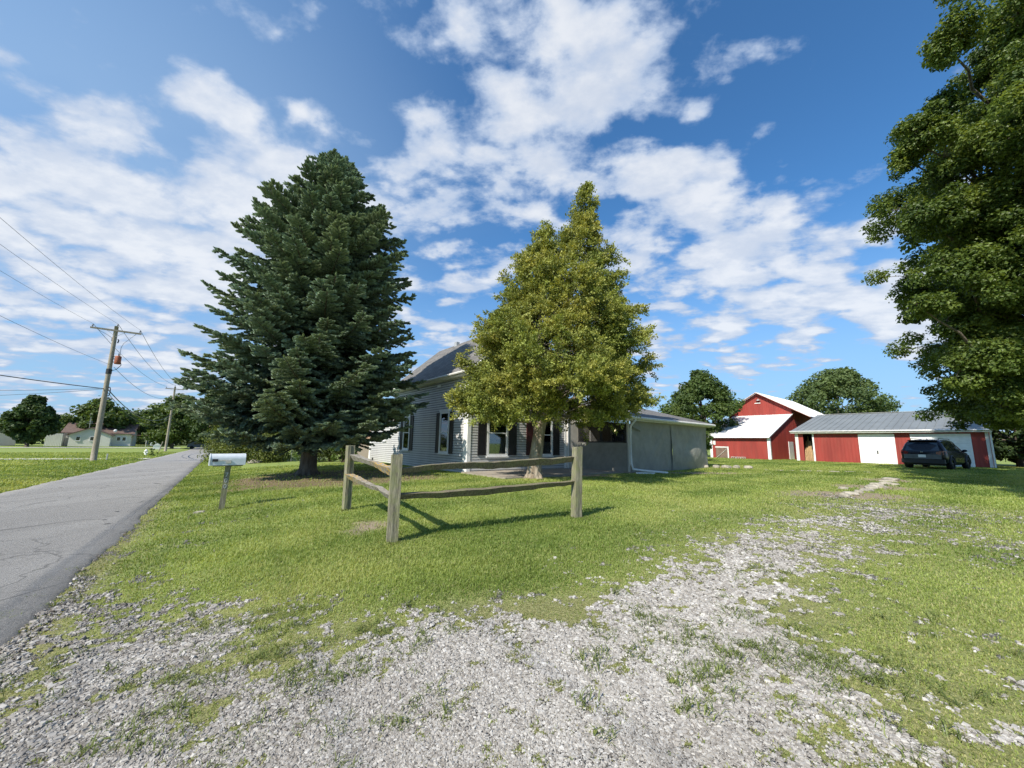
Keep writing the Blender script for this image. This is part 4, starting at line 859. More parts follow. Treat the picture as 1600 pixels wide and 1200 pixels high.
    pr_.add(v+w_, [(0,1,2,3),(3,2,4,5),(9,8,7,6),(11,10,8,9),(0,6,7,1),(1,7,8,2),(2,8,10,4),(4,10,11,5),(5,11,9,3),(3,9,6,0)])
    pr_.build('porch_roof', M['shingle'], root)
    fa = MB(); fa.box(6.78,15.22,-3.77,-3.752,ze-.2,ze-.01); fa.box(6.73,6.748,-3.75,0,ze-.2,ze-.01)
    for y in np.arange(0,1): fa.box(6.8,15.2,-3.74,-3.42,ze-.2,ze-.17)
    fa.build('porch_fascia', M['offwhite'], root)
    gu = MB(); gu.tube([(6.7,-3.84,ze-.07),(15.3,-3.84,ze-.10)],.075,8); gu.build('porch_gutter', M['offwhite'], root)
    for (px_,py_) in ((7.12,-3.36),(7.12,-.08),(10.9,-3.36),(14.86,-3.36),(7.12,-1.7)):
        p = MB(); p.box(px_-.05,px_+.05,py_-.05,py_+.05,.34,ze-.15); p.build('porch_post', M['offwhite'], root)
    # interior of the porch behind the screen
    it = MB(); it.box(8.2,9.2,-.05,-.003,.36,2.5); it.build('porch_door', M['white'], root)
    it = MB(); it.box(10.2,11.4,-.06,-.003,1.2,2.5); it.build('inner_window', M['darkglass'], root)
    for u0 in (10.1,11.4): it = MB(); it.box(u0,u0+.1,-.07,-.003,1.1,2.6); it.build('inner_window_trim', M['white'], root)
    lm = MB(); lm.lathe((9.0,-1.2,2.42),[(.0,-.05),(.04,-.03),(.05,0),(.04,.03),(.015,.06),(.0,.08)],10); lmo = lm.build('porch_bulb', M['bulb'], root, smooth=True)
    sc_ = MB(); sc_.box(7.058,7.062,-3.30,-.13,1.78,ze-.2); sc_.build('porch_screen', M['screen'], root)
    ra = MB(); ra.box(7.04,7.10,-3.31,-.13,1.74,1.80); ra.build('screen_rail', M['blackplastic'], root)
    def tarp(name, P0, U, V, nu, nv, amp, seed, extra=None, parent=root):
        u = np.linspace(0,1,nu); v = np.linspace(0,1,nv); UU, VV = np.meshgrid(u,v); P0 = np.array(P0,float); U = np.array(U,float); V = np.array(V,float)
        nrm = np.cross(U,V); nrm /= np.linalg.norm(nrm); lu = np.linalg.norm(U); lv = np.linalg.norm(V)
        a = UU*lu; c = VV*lv
        w_ = (fbm(a*1.0+c*.45,c*.25,1.6,4,seed)-.5)*1.0+(fbm(a-c*.8,c*.3,2.4,3,seed+9)-.5)*.6
        w_ = w_*amp*np.minimum(1,4*np.minimum(np.minimum(UU,1-UU),np.minimum(VV,1-VV)))
        if extra is not None: w_ = w_+extra(UU,VV)
        P = P0+UU[...,None]*U+VV[...,None]*V+w_[...,None]*nrm
        i = np.arange(nv-1)[:,None]*nu; j = np.arange(nu-1)[None]; f = np.stack([i+j,i+j+1,i+nu+j+1,i+nu+j],-1).reshape(-1,4)
        return MB().add(P.reshape(-1,3), f).build(name, M['tarp'], parent, smooth=True)
    tarp('tarp_panel', (7.045,-.13,.32),(0,-3.22,0),(0,0,1.44),90,40,.05,3)
    def belly(u,v): return .16*np.exp(-((u-.5)/.30)**2-((v-.30)/.28)**2)+.05*np.sin(u*9+v*3)*np.exp(-((v-.5)/.3)**2)
    tarp('tarp_panel', (7.18,-3.45,.22),(3.80,0,0),(0,0,2.62),120,80,.07,13)
    tarp('tarp_panel', (10.86,-3.48,.22),(4.05,0,0),(0,0,2.62),120,80,.06,23, belly)
    tf = MB(); tf.add([(7.25,-3.47,2.75),(7.9,-3.50,2.78),(7.85,-3.56,2.36),(7.3,-3.54,2.5)],[(0,1,2,3)]); tf.add([(7.3,-3.55,2.52),(7.82,-3.58,2.38),(7.9,-3.52,2.3),(7.35,-3.5,2.44)],[(0,1,2,3)]); tf.build('tarp_flap', M['tarp'], root)
    # downspout with its long foot on the grass
    ds = MB(); ds.tube([(7.05,-3.86,ze-.08),(7.05,-3.86,ze-.18),(6.98,-3.66,ze-.42),(6.98,-3.60,ze-.6),(6.98,-3.60,.75),(7.02,-3.66,.50),(7.4,-4.0,.44),(8.2,-4.75,.37)],.05,8); ds.build('porch_downspout', M['white'], root)
    sb = MB(); sb.box(-.3,7.0,-3.2,-.04,.1,.345); tag(sb.build('patio_slab', M['concrete'], None), kind='structure'); o = bpy.data.objects['patio_slab']; o.location = root.location; o.rotation_euler = root.rotation_euler
house()
# short loose pipe below the downspout
tag(MB().tube([(5.85,18.25,.345),(6.75,18.35,.34)],.045,8).build('drain_pipe', M['white'], smooth=False), 'short white drain pipe lying by the porch corner', 'pipe')

# ------------------------------------------------------------------ metal farm buildings
def grooved(mb, plane, u0, u1, z0, ztop, out=-1, pitch=.23, th=.06):
    ax, c = plane; us = [u0]; u = u0
    prof = [(0,0),(.012,.014),(.05,.014),(.062,0)]
    pts = []; u = u0
    while u < u1:
        for du, o in prof:
            if u+du < u1: pts.append((u+du,o))
        u += pitch
    pts.append((u1,0)); 
    f = (lambda q: ztop) if not callable(ztop) else ztop
    V=[]; 
    for uu,o in pts:
        for zz in (z0,f(uu)): V.append((c+out*o,uu,zz) if ax=='x' else (uu,c+out*o,zz))
    F = [(2*i,2*i+2,2*i+3,2*i+1) for i in range(len(pts)-1)]; mb.add(V,F)
def ribroof(mb, x0,za,x1,zb,y0,y1,pitch=.6,th=.05):
    slab_roof(mb,x0,za,x1,zb,y0,y1,th)
    y = y0+.02
    while y < y1:
        mb.bar((x0,y,za+.016),(x1,y,zb+.016),.035,.03); y += pitch
def barn():
    root = empty('red_barn', (24.9,37.3,0), ROTZ, label='red barn with white tin roofs and a lean to in front', cat='barn')
    w = MB(); grooved(w, ('x',0), 0,5.6,.42,2.74); w.box(.01,6.9,.01,5.59,.40,2.6)
    w.build('front_wall', M['red'], root)
    gz = lambda u: 7.9-.60*abs(u-3.2)-.05
    w = MB(); grooved(w, ('x',7.0), 0.0,6.4,.42,gz); w.build('gable_wall', M['red'], root)
    lt = lambda u: min(2.74+(u/7.0)*2.55, 5.3) if u < 7 else 5.9
    w = MB(); grooved(w, ('y',0), 0,19,.42,lt); w.box(7.05,18.95,.02,6.38,.4,5.9); w.build('side_wall', M['red'], root)
    r = MB(); ribroof(r,-.38,2.66,7.05,5.38,-.12,5.95,.62); rb = r.build('lean_to_roof', M['whiteroof'], root)
    sm = MB(); sm.box(3.0,3.06,-.12,5.95,4.0,4.02)
    sm = MB(); sm.bar((3.2,-.1,2.66+3.58*.366+.055),(3.2,5.9,2.66+3.58*.366+.055),.05,.012); sm.build('roof_seam', M['galv'], rb)
    r = MB()
    for sg in (0,1):
        y0, z0_ = (-1.75,7.98-.60*4.95) if not sg else (6.75,7.98-.60*3.55)
        v = [(6.6,y0,z0_),(6.6,3.2,7.98),(19.2,3.2,7.98),(19.2,y0,z0_)]; q = [(a,c,e-.07) for a,c,e in v]
        r.add(v+q, [(0,1,2,3),(7,6,5,4),(0,4,5,1),(1,5,6,2),(2,6,7,3),(3,7,4,0)])
        x = 6.62
        while x < 19.2: r.bar((x,y0,z0_+.015),(x,3.2,7.995),.03,.025); x += .62
    r.build('main_roof', M['whiteroof'], root)
    t = MB(); t.bar((6.58,-1.75,7.95-.60*4.95-.06),(6.58,3.2,7.92),.03,.14,up=(1,0,0)); t.bar((6.58,6.75,7.95-.60*3.55-.06),(6.58,3.2,7.92),.03,.14,up=(1,0,0)); t.build('rake_trim', M['rust'], root)
    for a in ((-.05,-.0,5.38,5.62,.42,2.6),(-.05,.16,-.05,-.016,.42,2.62)):
        c = MB(); c.box(*a); 
        if a[3] < 1: c.box(-.05,-.016,-.016,.2,.42,2.62)
        c.build('corner_trim', M['white'], root)
    g = MB(); g.box(-.05,-.03,3.85,5.05,.5,1.62); gp = g.build('stall_door', M['brownpanel'], root)
    f = MB(); f.box(-.075,-.052,3.75,3.88,.45,1.72); f.box(-.075,-.052,3.88,5.1,1.6,1.72); f.bar((-.065,5.0,.55),(-.065,3.9,1.5),.02,.10,up=(1,0,0)); f.build('door_frame', M['offwhite'], gp)
    d = MB(); d.box(5.1,6.5,-.06,-.018,.45,2.35); d.build('side_door', M['white'], root)
    l = MB(); l.lathe((6.9,3.1,7.1),[(0,.1),(.08,.08),(.2,-.02),(.22,-.06)],14); l.tube([(7.0,3.1,7.3),(6.9,3.1,7.3),(6.9,3.1,7.18)],.025,6); l.build('gable_lamp', M['galv'], root)
    l = MB(); l.box(6.93,6.97,2.9,3.5,6.7,6.8); l.build('gable_shelf', M['offwhite'], root)
    k = MB(); k.box(-.05,-.03,5.05,5.3,1.9,2.3); k.build('wall_sign', M['offwhite'], root)
barn()
def garage():
    root = empty('long_red_garage', (33.0,27.0,0), ROTZ, label='long low red metal garage with a grey roof and white doors', cat='garage')
    zb = .50; W0=('x',0)
    w = MB(); grooved(w, W0, -.2,.55,zb,3.15); grooved(w, W0, 3.58,4.44,zb,3.15); grooved(w, W0, 6.62,9.62,zb,3.15)
    grooved(w, W0, .55,3.58,2.92,3.15); grooved(w, W0, 4.44,6.62,2.92,3.15)
    w.build('front_wall', M['red'], root)
    gz = lambda u: 3.15+(u/8.5)*1.9 if u <= 8.5 else 5.05-(u-8.5)*.22
    w = MB(); grooved(w, ('y',-.2), 0,14,zb,gz); w.build('end_wall', M['red'], root)
    w = MB(); grooved(w, ('y',11.0), 0,14,zb,gz,out=1); w.build('end_wall', M['red'], root)
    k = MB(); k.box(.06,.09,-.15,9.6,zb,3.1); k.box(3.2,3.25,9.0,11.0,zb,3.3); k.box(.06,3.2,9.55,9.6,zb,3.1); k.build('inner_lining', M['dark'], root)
    k = MB(); k.box(0.05,14,-.1,10.9,zb-.02,zb+.04); k.build('floor_slab', M['concrete'], root)
    r = MB(); ribroof(r,-.38,3.22,8.5,5.22,-.42,11.25,.45); v = [(8.5,-.42,5.22),(14.3,-.42,3.9),(14.3,11.25,3.9),(8.5,11.25,5.22)]; r.add(v+[(a,c,e-.05) for a,c,e in v],[(0,1,2,3),(7,6,5,4),(1,5,6,2),(0,4,5,1),(2,6,7,3)])
    rf = r.build('roof', M['greyroof'], root)
    rc = MB(); rc.bar((8.5,-.42,5.26),(8.5,11.25,5.26),.3,.03); rc.build('ridge_cap', M['galv'], rf)
    f = MB(); f.box(-.42,-.385,-.44,11.27,3.03,3.24); f.build('fascia', M['offwhite'], root)
    s = MB(); s.box(-.38,0,-.4,11.2,3.03,3.06); s.build('soffit', M['offwhite'], root)
    g = MB(); g.tube([(-.46,-.46,3.16),(-.46,11.3,3.18)],.055,8); g.build('gutter', M['galv'], root)
    # doors
    d = MB()
    d.box(-.035,-.0,.68,3.45,zb+.02,2.80); d.mi = 1
    for i in (1,2,3): d.box(-.038,-.034,.68,3.45,zb+i*.575,zb+i*.575+.014)
    dd = d.build('garage_door', [M['white'],M['galv']], root)
    t = MB(); t.box(-.05,.02,.55,.68,zb,2.92); t.box(-.05,.02,3.45,3.58,zb,2.92); t.box(-.05,.02,.68,3.45,2.80,2.92); t.build('door_frame', M['white'], dd)
    d = MB()
    d.box(-.035,0,4.56,6.5,zb+.02,2.80); d.mi = 1
    for i in (1,2,3): d.box(-.038,-.034,4.56,6.5,zb+i*.575,zb+i*.575+.014)
    dd = d.build('garage_door', [M['white'],M['galv']], root)
    t = MB(); t.box(-.05,.02,4.44,4.56,zb,2.92); t.box(-.05,.02,6.5,6.62,zb,2.92); t.box(-.05,.02,4.56,6.5,2.80,2.92); t.build('door_frame', M['white'], dd)
    t = MB(); t.box(-.06,-.036,5.48,5.56,1.35,1.6); t.build('door_handle', M['blackplastic'], dd)
    t = MB(); t.box(-.09,-.05,4.5,10.7,2.97,3.03); t.build('door_rail', M['galv'], root)
    t = MB(); t.box(-.04,.04,9.62,9.74,zb,3.0); t.build('bay_post', M['white'], root)
    t = MB(); t.box(-.06,.10,10.78,11.02,zb,3.02); t.build('bay_post', M['offwhite'], root)
    t = MB(); t.box(-.03,.0,10.42,10.78,zb,3.0); t.build('bay_panel', M['red'], root)
    t = MB(); t.box(-.06,.12,-.26,-.1,zb,3.03); t.build('corner_trim', M['offwhite'], root)
    t = MB(); t.tube([(-.40,-.36,3.1),(-.14,-.34,2.8),(-.10,-.34,zb+.1)],.05,8); t.build('downspout', M['offwhite'], root)
garage()
cN = lambda n,q,O: (O[0]+n*N[0]+q*D[0], O[1]+n*N[1]+q*D[1])
for k in range(9):
    q = 9.85+.085*k; x0,y0 = cN(.35+.03*k,q,(33,27)); x1,y1 = cN(1.0+.05*k,q+.30-.02*k,(33,27)); zt = 2.75-.13*abs(k-3)
    mb = MB().bar((x0,y0,.55),(x1,y1,zt-.15*(k%3)),.035,.12+.04*(k%2),up=(N[0],N[1],.2)); o = mb.build('lumber_board', M['lumber'])
    tag(o, ['nearest the red jamb','second','third','fourth','middle','sixth','seventh','eighth','nearest the white post'][8-k] and ('long board leaning in the open garage bay, '+['nearest the white post','second from the white post','third from the white post','fourth from the white post','in the middle of the stack','fourth from the red jamb','third from the red jamb','second from the red jamb','nearest the red jamb'][k]), 'board', 'boards leaning in the garage bay')
for k,(n,q) in enumerate([(-.35,2.3),(-.35,2.75),(-.38,3.2)]):
    x,y = cN(n,q,(24.9,37.3)); mb = MB(); a=.0
    for i in (0,1): mb.box(-.2,-.02 if 1 else 0,-.1,.1,0,.035)
    mb = MB(); mb.box(-.1,.1,-.2,.2,0,.03); mb.box(-.1,.1,-.2,.2,.17,.2); [mb.box(-.1,.1,u-.015,u+.015,.03,.17) for u in (-.185,0,.185)]
    o = mb.build('concrete_block', M['paleconcrete']); o.location = (x,y,hz1(x,y)-.01); o.rotation_euler = (0,0,ROTZ)
    tag(o, 'hollow concrete block lying at the foot of the barn front, '+['right','middle','left'][k]+' one of three', 'block', 'concrete blocks by the barn')

# ------------------------------------------------------------------ parked SUV
def suv():
    phi = math.radians(61); hx, hy = math.sin(phi), math.cos(phi); cx, cy = 26.85,24.55
    root = empty('parked_suv', (cx,cy,hz1(cx,cy)+.0), math.atan2(hy,hx), label='dark blue three row SUV parked with its rear to the camera by the garage doors', cat='car')
    L = 2.48
    # x, z_bottom, half width low, z belt, half width belt, z top, half width top
    ST = [(-2.48,.55,.80,.98,.86,1.02,.80),(-2.44,.40,.90,1.04,.93,1.12,.84),(-2.30,.33,.95,1.08,.95,1.42,.74),(-2.16,.32,.97,1.10,.965,1.66,.69),(-1.95,.31,.98,1.10,.975,1.735,.67),(-1.2,.30,.99,1.09,.985,1.78,.68),(-.3,.30,.99,1.06,.985,1.785,.68),(.35,.30,.99,1.04,.985,1.75,.66),(.75,.30,.99,1.03,.98,1.60,.64),(1.15,.30,.99,1.02,.975,1.30,.70),(1.40,.30,.985,1.01,.96,1.09,.80),(1.9,.30,.97,.98,.93,1.05,.76),(2.25,.32,.93,.90,.88,.97,.70),(2.42,.38,.84,.78,.78,.84,.60),(2.48,.45,.74,.66,.66,.70,.5)]
    def ring(s):
        x,zb,wl,zm,wb,zt,wt = s
        h = [(wl*.90,zb),(wl,zb+.10),(wl+.005,(zb+zm)/2),(wb,zm-.05),(wb*.985,zm),(wt+(wb*.985-wt)*.35,zm+(zt-zm)*.70),(wt,zt-.05*min(1,(zt-zm)*3)),(wt*.86,zt-.01),(wt*.4,zt+.012)]
        return [(x,y,z) for y,z in h]+[(x,-y,z) for y,z in h[::-1]]
    V=[]; [V.extend(ring(s)) for s in ST]; n = len(ring(ST[0])); F=[]
    for i in range(len(ST)-1):
        for j in range(n): F.append((i*n+j,i*n+(j+1)%n,(i+1)*n+(j+1)%n,(i+1)*n+j))
    mb = MB(); mb.add(V,F); mb.F.setdefault(n,[]).append(np.array([list(range(n))[::-1],[(len(ST)-1)*n+j for j in range(n)]]))
    body = mb.build('body', M['carpaint'], root, smooth=True)
    # side windows: strips between belt and roof
    def sidepanel(x0,x1,sgn,name):
        xs = np.linspace(x0,x1,8); v=[]
        for x in xs:
            k = [np.interp(x,[s[0] for s in ST],[s[i] for s in ST]) for i in range(1,7)]; zb,wl,zm,wb,zt,wt = k
            z0,z1 = zm+.03, zt-.10; wbl = wb*.985; f = lambda z: wbl+(wt-wbl)*.65*((z-zm)/((zt-zm)*.70)) if z < zm+(zt-zm)*.7 else (wt+(wbl-wt)*.35)+(wt-(wt+(wbl-wt)*.35))*((z-zm-(zt-zm)*.7)/((zt-zm)*.3))
            if z1 < z0+.02: z1 = z0+.02
            v += [(x,sgn*(f(z0)+.006),z0),(x,sgn*(f((z0+z1)/2)+.006),(z0+z1)/2),(x,sgn*(f(z1)+.006),z1)]
        F=[]; 
        for i in range(7):
            for j in range(2): F.append((3*i+j,3*i+3+j,3*i+4+j,3*i+1+j))
        MB().add(v,F).build(name, M['darkglass'], root, smooth=True)
    for sgn in (-1,1):
        sidepanel(-2.0,-1.25,sgn,'side_window'); sidepanel(-1.15,-.30,sgn,'side_window'); sidepanel(-.2,.72,sgn,'side_window')
    g = MB(); g.add([(-2.455,-.74,1.10),(-2.455,.74,1.10),(-2.205,.62,1.60),(-2.205,-.62,1.60)],[(0,1,2,3)]); g.build('rear_window', M['darkglass'], root)
    g = MB(); g.box(-2.30,-2.02,-.62,.62,1.685,1.73); g.build('roof_spoiler', M['carpaint'], root)
    g = MB(); g.box(-2.50,-2.45,-.80,.80,.62,.88); g.build('tailgate_trim', M['greytrim'], root)
    g = MB(); g.box(-2.56,-2.30,-.92,.92,.36,.60); g.build('rear_bumper', M['blackplastic'], root)
    g = MB(); g.box(-2.515,-2.502,-.16,.16,.70,.86); pl = g.build('number_plate', M['white'], root)
    g = MB(); g.box(-2.50,-2.475,-.05,.05,1.0,1.03); g.build('badge', M['galv'], root)
    for sgn in (-1,1):
        g = MB(); g.add([(-2.50,sgn*.60,.90),(-2.50,sgn*.60,1.03),(-2.47,sgn*.90,1.10),(-2.47,sgn*.90,.86),(-2.18,sgn*.985,1.06),(-2.22,sgn*.985,.93)],[(0,1,2,3),(3,2,4,5)]); g.build('tail_light', M['taillight'], root)
        g = MB(); g.add([(2.47,sgn*.45,.72),(2.47,sgn*.45,.80),(2.2,sgn*.915,.88),(2.2,sgn*.94,.78)],[(0,1,2,3)]); g.build('headlight', M['glass'], root)
        m_ = MB(); m_.lathe((0,0,0),[(.0,-.11),(.07,-.10),(.105,-.03),(.10,.06),(.04,.10),(0,.11)],10,axis='y'); 
        v = np.concatenate(m_.V); v[:,0]*=.7; v[:,2]*=.75; m_.V=[v+np.array([.62,sgn*1.09,1.13])]; m_.bar((.60,sgn*.94,1.06),(.62,sgn*1.05,1.10),.05,.05); m_.build('wing_mirror', M['carpaint'], root, smooth=True)
        r_ = MB(); r_.tube([(-1.8,sgn*.60,1.76),(-1.7,sgn*.60,1.83),(.1,sgn*.60,1.83),(.25,sgn*.60,1.77)],.018,6); r_.build('roof_rail', M['blackplastic'], root)
        for x in (-1.50,1.48):
            w = MB(); w.lathe((x,sgn*.89,.37),[(.23,-.12),(.33,-.13),(.37,-.09),(.37,.09),(.33,.13),(.23,.12)],26,axis='y'); wo = w.build('wheel', M['rubber'], root, smooth=True)
            q = MB(); q.lathe((x,sgn*(.89+.07),.37),[(0,.03*sgn),(.06,.03*sgn),(.10,0),(.23,.03*sgn),(.235,-.05*sgn)],20,axis='y'); q.build('rim', M['rim'], wo, smooth=True)
            a = MB(); a.tube([(x+.45*math.cos(t),sgn*.995,.37+.45*math.sin(t)) for t in np.linspace(-.15,math.pi+.15,16)],.045,6); a.build('wheel_arch', M['blackplastic'], root, smooth=True)
    u = MB(); u.box(-2.2,2.2,-.8,.8,.24,.42); u.build('underbody', M['blackplastic'], root)
    an = MB(); an.add([(-1.3,-.02,1.79),(-1.1,0,1.79),(-1.3,.02,1.79),(-1.3,0,1.87)],[(0,1,3),(1,2,3),(0,3,2)]); an.build('antenna', M['carpaint'], root)
suv()

# ------------------------------------------------------------------ split rail fence
def knotty(mb, a, c, w, h, seed, tint0=0., tint1=0., n=14, tri=False, k=6):
    rg = np.random.default_rng(seed); a = np.array(a,float); c = np.array(c,float); t = np.linspace(0,1,n); P = a+(c-a)*t[:,None]
    d = (c-a)/np.linalg.norm(c-a); up = np.array([0,0,1.]) if abs(d[2]) < .8 else np.array([1.,0,0]); s = np.cross(d,up); s /= np.linalg.norm(s); u = np.cross(s,d)
    an = np.arange(k)*2*math.pi/k+(rg.uniform(0,1) if not tri else math.pi/6); ph = rg.uniform(.85,1.15,k)
    wob = np.cumsum(rg.normal(0,.007,(n,2)),0); V=[]
    for i in range(n):
        r = ph*(1+rg.normal(0,.05,k))*(1+.22*math.sin(i/n*5+seed))
        V.append(P[i]+s*wob[i,0]+u*wob[i,1]+(np.cos(an)*r*w/2)[:,None]*s+(np.sin(an)*r*h/2)[:,None]*u)
    V = np.concatenate(V); i = np.arange(n-1)[:,None]*k; j = np.arange(k)[None]; j2=(j+1)%k
    base = mb.n; mb.add(V, np.stack([i+j,i+j2,i+k+j2,i+k+j],-1).reshape(-1,4), np.repeat(tint0+(tint1-tint0)*t,k))
    mb.F.setdefault(k,[]).append(np.array([[base+q for q in range(k)],[base+(n-1)*k+k-1-q for q in range(k)]]))
def fence():
    A=(-1.65,5.70); B=(1.23,7.36); Cc=(-3.39,8.29)
    root = empty('split_rail_fence', (A[0],A[1],hz1(*A)), label='weathered corner of split rail fence standing on the lawn', cat='fence'); O=(A[0],A[1],hz1(*A))
    def sqpost(x,y,zt,w,rz,seed,lean=(0,0)):
        rg = np.random.default_rng(seed); z0 = hz1(x,y)-.15; n=16; V=[]; P=[(-1,-1),(-.25,-1.03),(.3,-.97),(1,-1),(1.0,.0),(1,1),(.2,1.02),(-1,1),(-1.02,.1)]; k=len(P); off = rg.normal(0,.04,(k,2))
        for i in range(n):
            f = i/(n-1); off = off+rg.normal(0,.018,(k,2)); q = (np.array(P)+off*.6)*w/2*(1-.04*f); ca,sa = math.cos(rz),math.sin(rz)
            V.append(np.c_[x+lean[0]*f+q[:,0]*ca-q[:,1]*sa, y+lean[1]*f+q[:,0]*sa+q[:,1]*ca, np.full(k,z0+(zt-z0)*f)+(rg.normal(0,.006,k) if i==n-1 else 0)])
        V = np.concatenate(V); i = np.arange(n-1)[:,None]*k; j = np.arange(k)[None]; j2=(j+1)%k; mb=MB(); mb.add(V,np.stack([i+j,i+j2,i+k+j2,i+k+j],-1).reshape(-1,4)); mb.F.setdefault(k,[]).append(np.array([[(n-1)*k+q for q in range(k)]]))
        mb.build('fence_post', M['post'], root, offset=O)
    sqpost(A[0],A[1],1.41,.155,.35,1); sqpost(Cc[0],Cc[1],1.49,.145,.75,2,(-.02,0)); sqpost(B[0],B[1],1.56,.15,.4,3,(.035,0))
    for z0,z1,m,s,w,h,t0,t1 in ((1.19,1.33,'rail',11,.17,.13,0,0),(.81,.90,'rail',12,.16,.12,0,0)):
        mb=MB(); knotty(mb,(A[0]+.02,A[1]+.01,z0),(B[0]-.02,B[1]-.01,z1),w,h,s,t0,t1,26,k=3,tri=True); mb.build('fence_rail', M[m], root, offset=O)
    for z0,z1,s,t0,t1 in ((1.17,1.27,21,1.,.1),(.79,.83,22,.25,.9)):
        mb=MB(); knotty(mb,(A[0]-.03,A[1]+.05,z0),(Cc[0]+.02,Cc[1]-.03,z1),.16,.14,s,t0,t1,20,k=3,tri=True); mb.build('fence_rail', M['railL'], root, offset=O)
fence()
# ------------------------------------------------------------------ mailbox
def mailbox():
    x,y = -6.49,8.99; z0 = hz1(x,y); root = empty('roadside_mailbox', (x,y,z0), label='long silver white mailbox on a leaning numbered wooden post', cat='mailbox')
    p = MB(); lean=.03; V=[]
    p.add([(a*.055+f*lean,c*.055,z) for f,z in ((0,-.1),(1,.98)) for a,c in ((-1,-1),(1,-1),(1,1),(-1,1))],[(0,1,5,4),(1,2,6,5),(2,3,7,6),(3,0,4,7),(4,5,6,7)])
    po = p.build('post', M['post'], root); po.rotation_euler=(0,0,math.radians(36))
    # box, long axis across the road direction
    prof = [(-.145,0),(.145,0),(.145,.15)]+[(.145*math.cos(t),.15+.12*math.sin(t)) for t in np.linspace(0,math.pi,14)[1:-1]]+[(-.145,.15)]
    V=[]; k=len(prof); Lx=(-.36,.34); 
    for xx in Lx: V += [(xx,a,c) for a,c in prof]
    mb = MB(); mb.add(V,[(j,(j+1)%k,k+(j+1)%k,k+j) for j in range(k)]); mb.F.setdefault(k,[]).append(np.array([list(range(k))[::-1],list(range(k,2*k))]))
    bo = mb.build('box', M['mailbox'], root); bo.scale=(.92,.92,.94); bo.location=(.03,0,.995); bo.rotation_euler=(0,math.radians(-.5),ROTZ+math.radians(2))
    d = MB(); V=[]; 
    for xx,sc in ((-.385,1.06),(-.362,1.06)): V += [(xx,a*sc,c*sc-.006) for a,c in prof]
    d.add(V,[(j,(j+1)%k,k+(j+1)%k,k+j) for j in range(k)]); d.F.setdefault(k,[]).append(np.array([list(range(k))[::-1],list(range(k,2*k))])); d.build('door', M['mailbox'], bo)
    f = MB(); f.box(-.33,-.22,-.162,-.150,.09,.15); f.build('flag', M['blackplastic'], bo)
    f = MB(); f.box(-.22,-.02,-.160,-.150,.105,.125); f.box(-.06,.04,-.172,-.147,.05,.12); f.build('flag_arm', M['beige'], bo)
    f = MB(); f.box(-.30,.30,-.12,.12,-.025,-.003); f.build('mounting_board', M['post'], bo)
    h = MB(); h.box(-.41,-.386,-.03,.03,.27,.29); h.build('latch', M['blackplastic'], bo)
    for i, ch in enumerate('700'):
        cu = bpy.data.curves.new('digit','FONT'); cu.body = ch; cu.size = .135; cu.extrude = .003; cu.align_x='CENTER'; cu.offset = .002
        cu.materials.append(M['galv']); tmp = bpy.data.objects.new('tmp', cu); COL.objects.link(tmp); bpy.context.view_layer.update(); me = bpy.data.meshes.new_from_object(tmp.evaluated_get(bpy.context.evaluated_depsgraph_get())); bpy.data.objects.remove(tmp); o = bpy.data.objects.new('digit', me); COL.objects.link(o); o.parent = po; zc_ = .73-.125*i
        o.location = (lean*(zc_+.1)/1.08,-.0575,zc_); o.rotation_euler = (math.radians(90),math.radians(-1.5),0); o.scale=(.9,1,1)
mailbox()

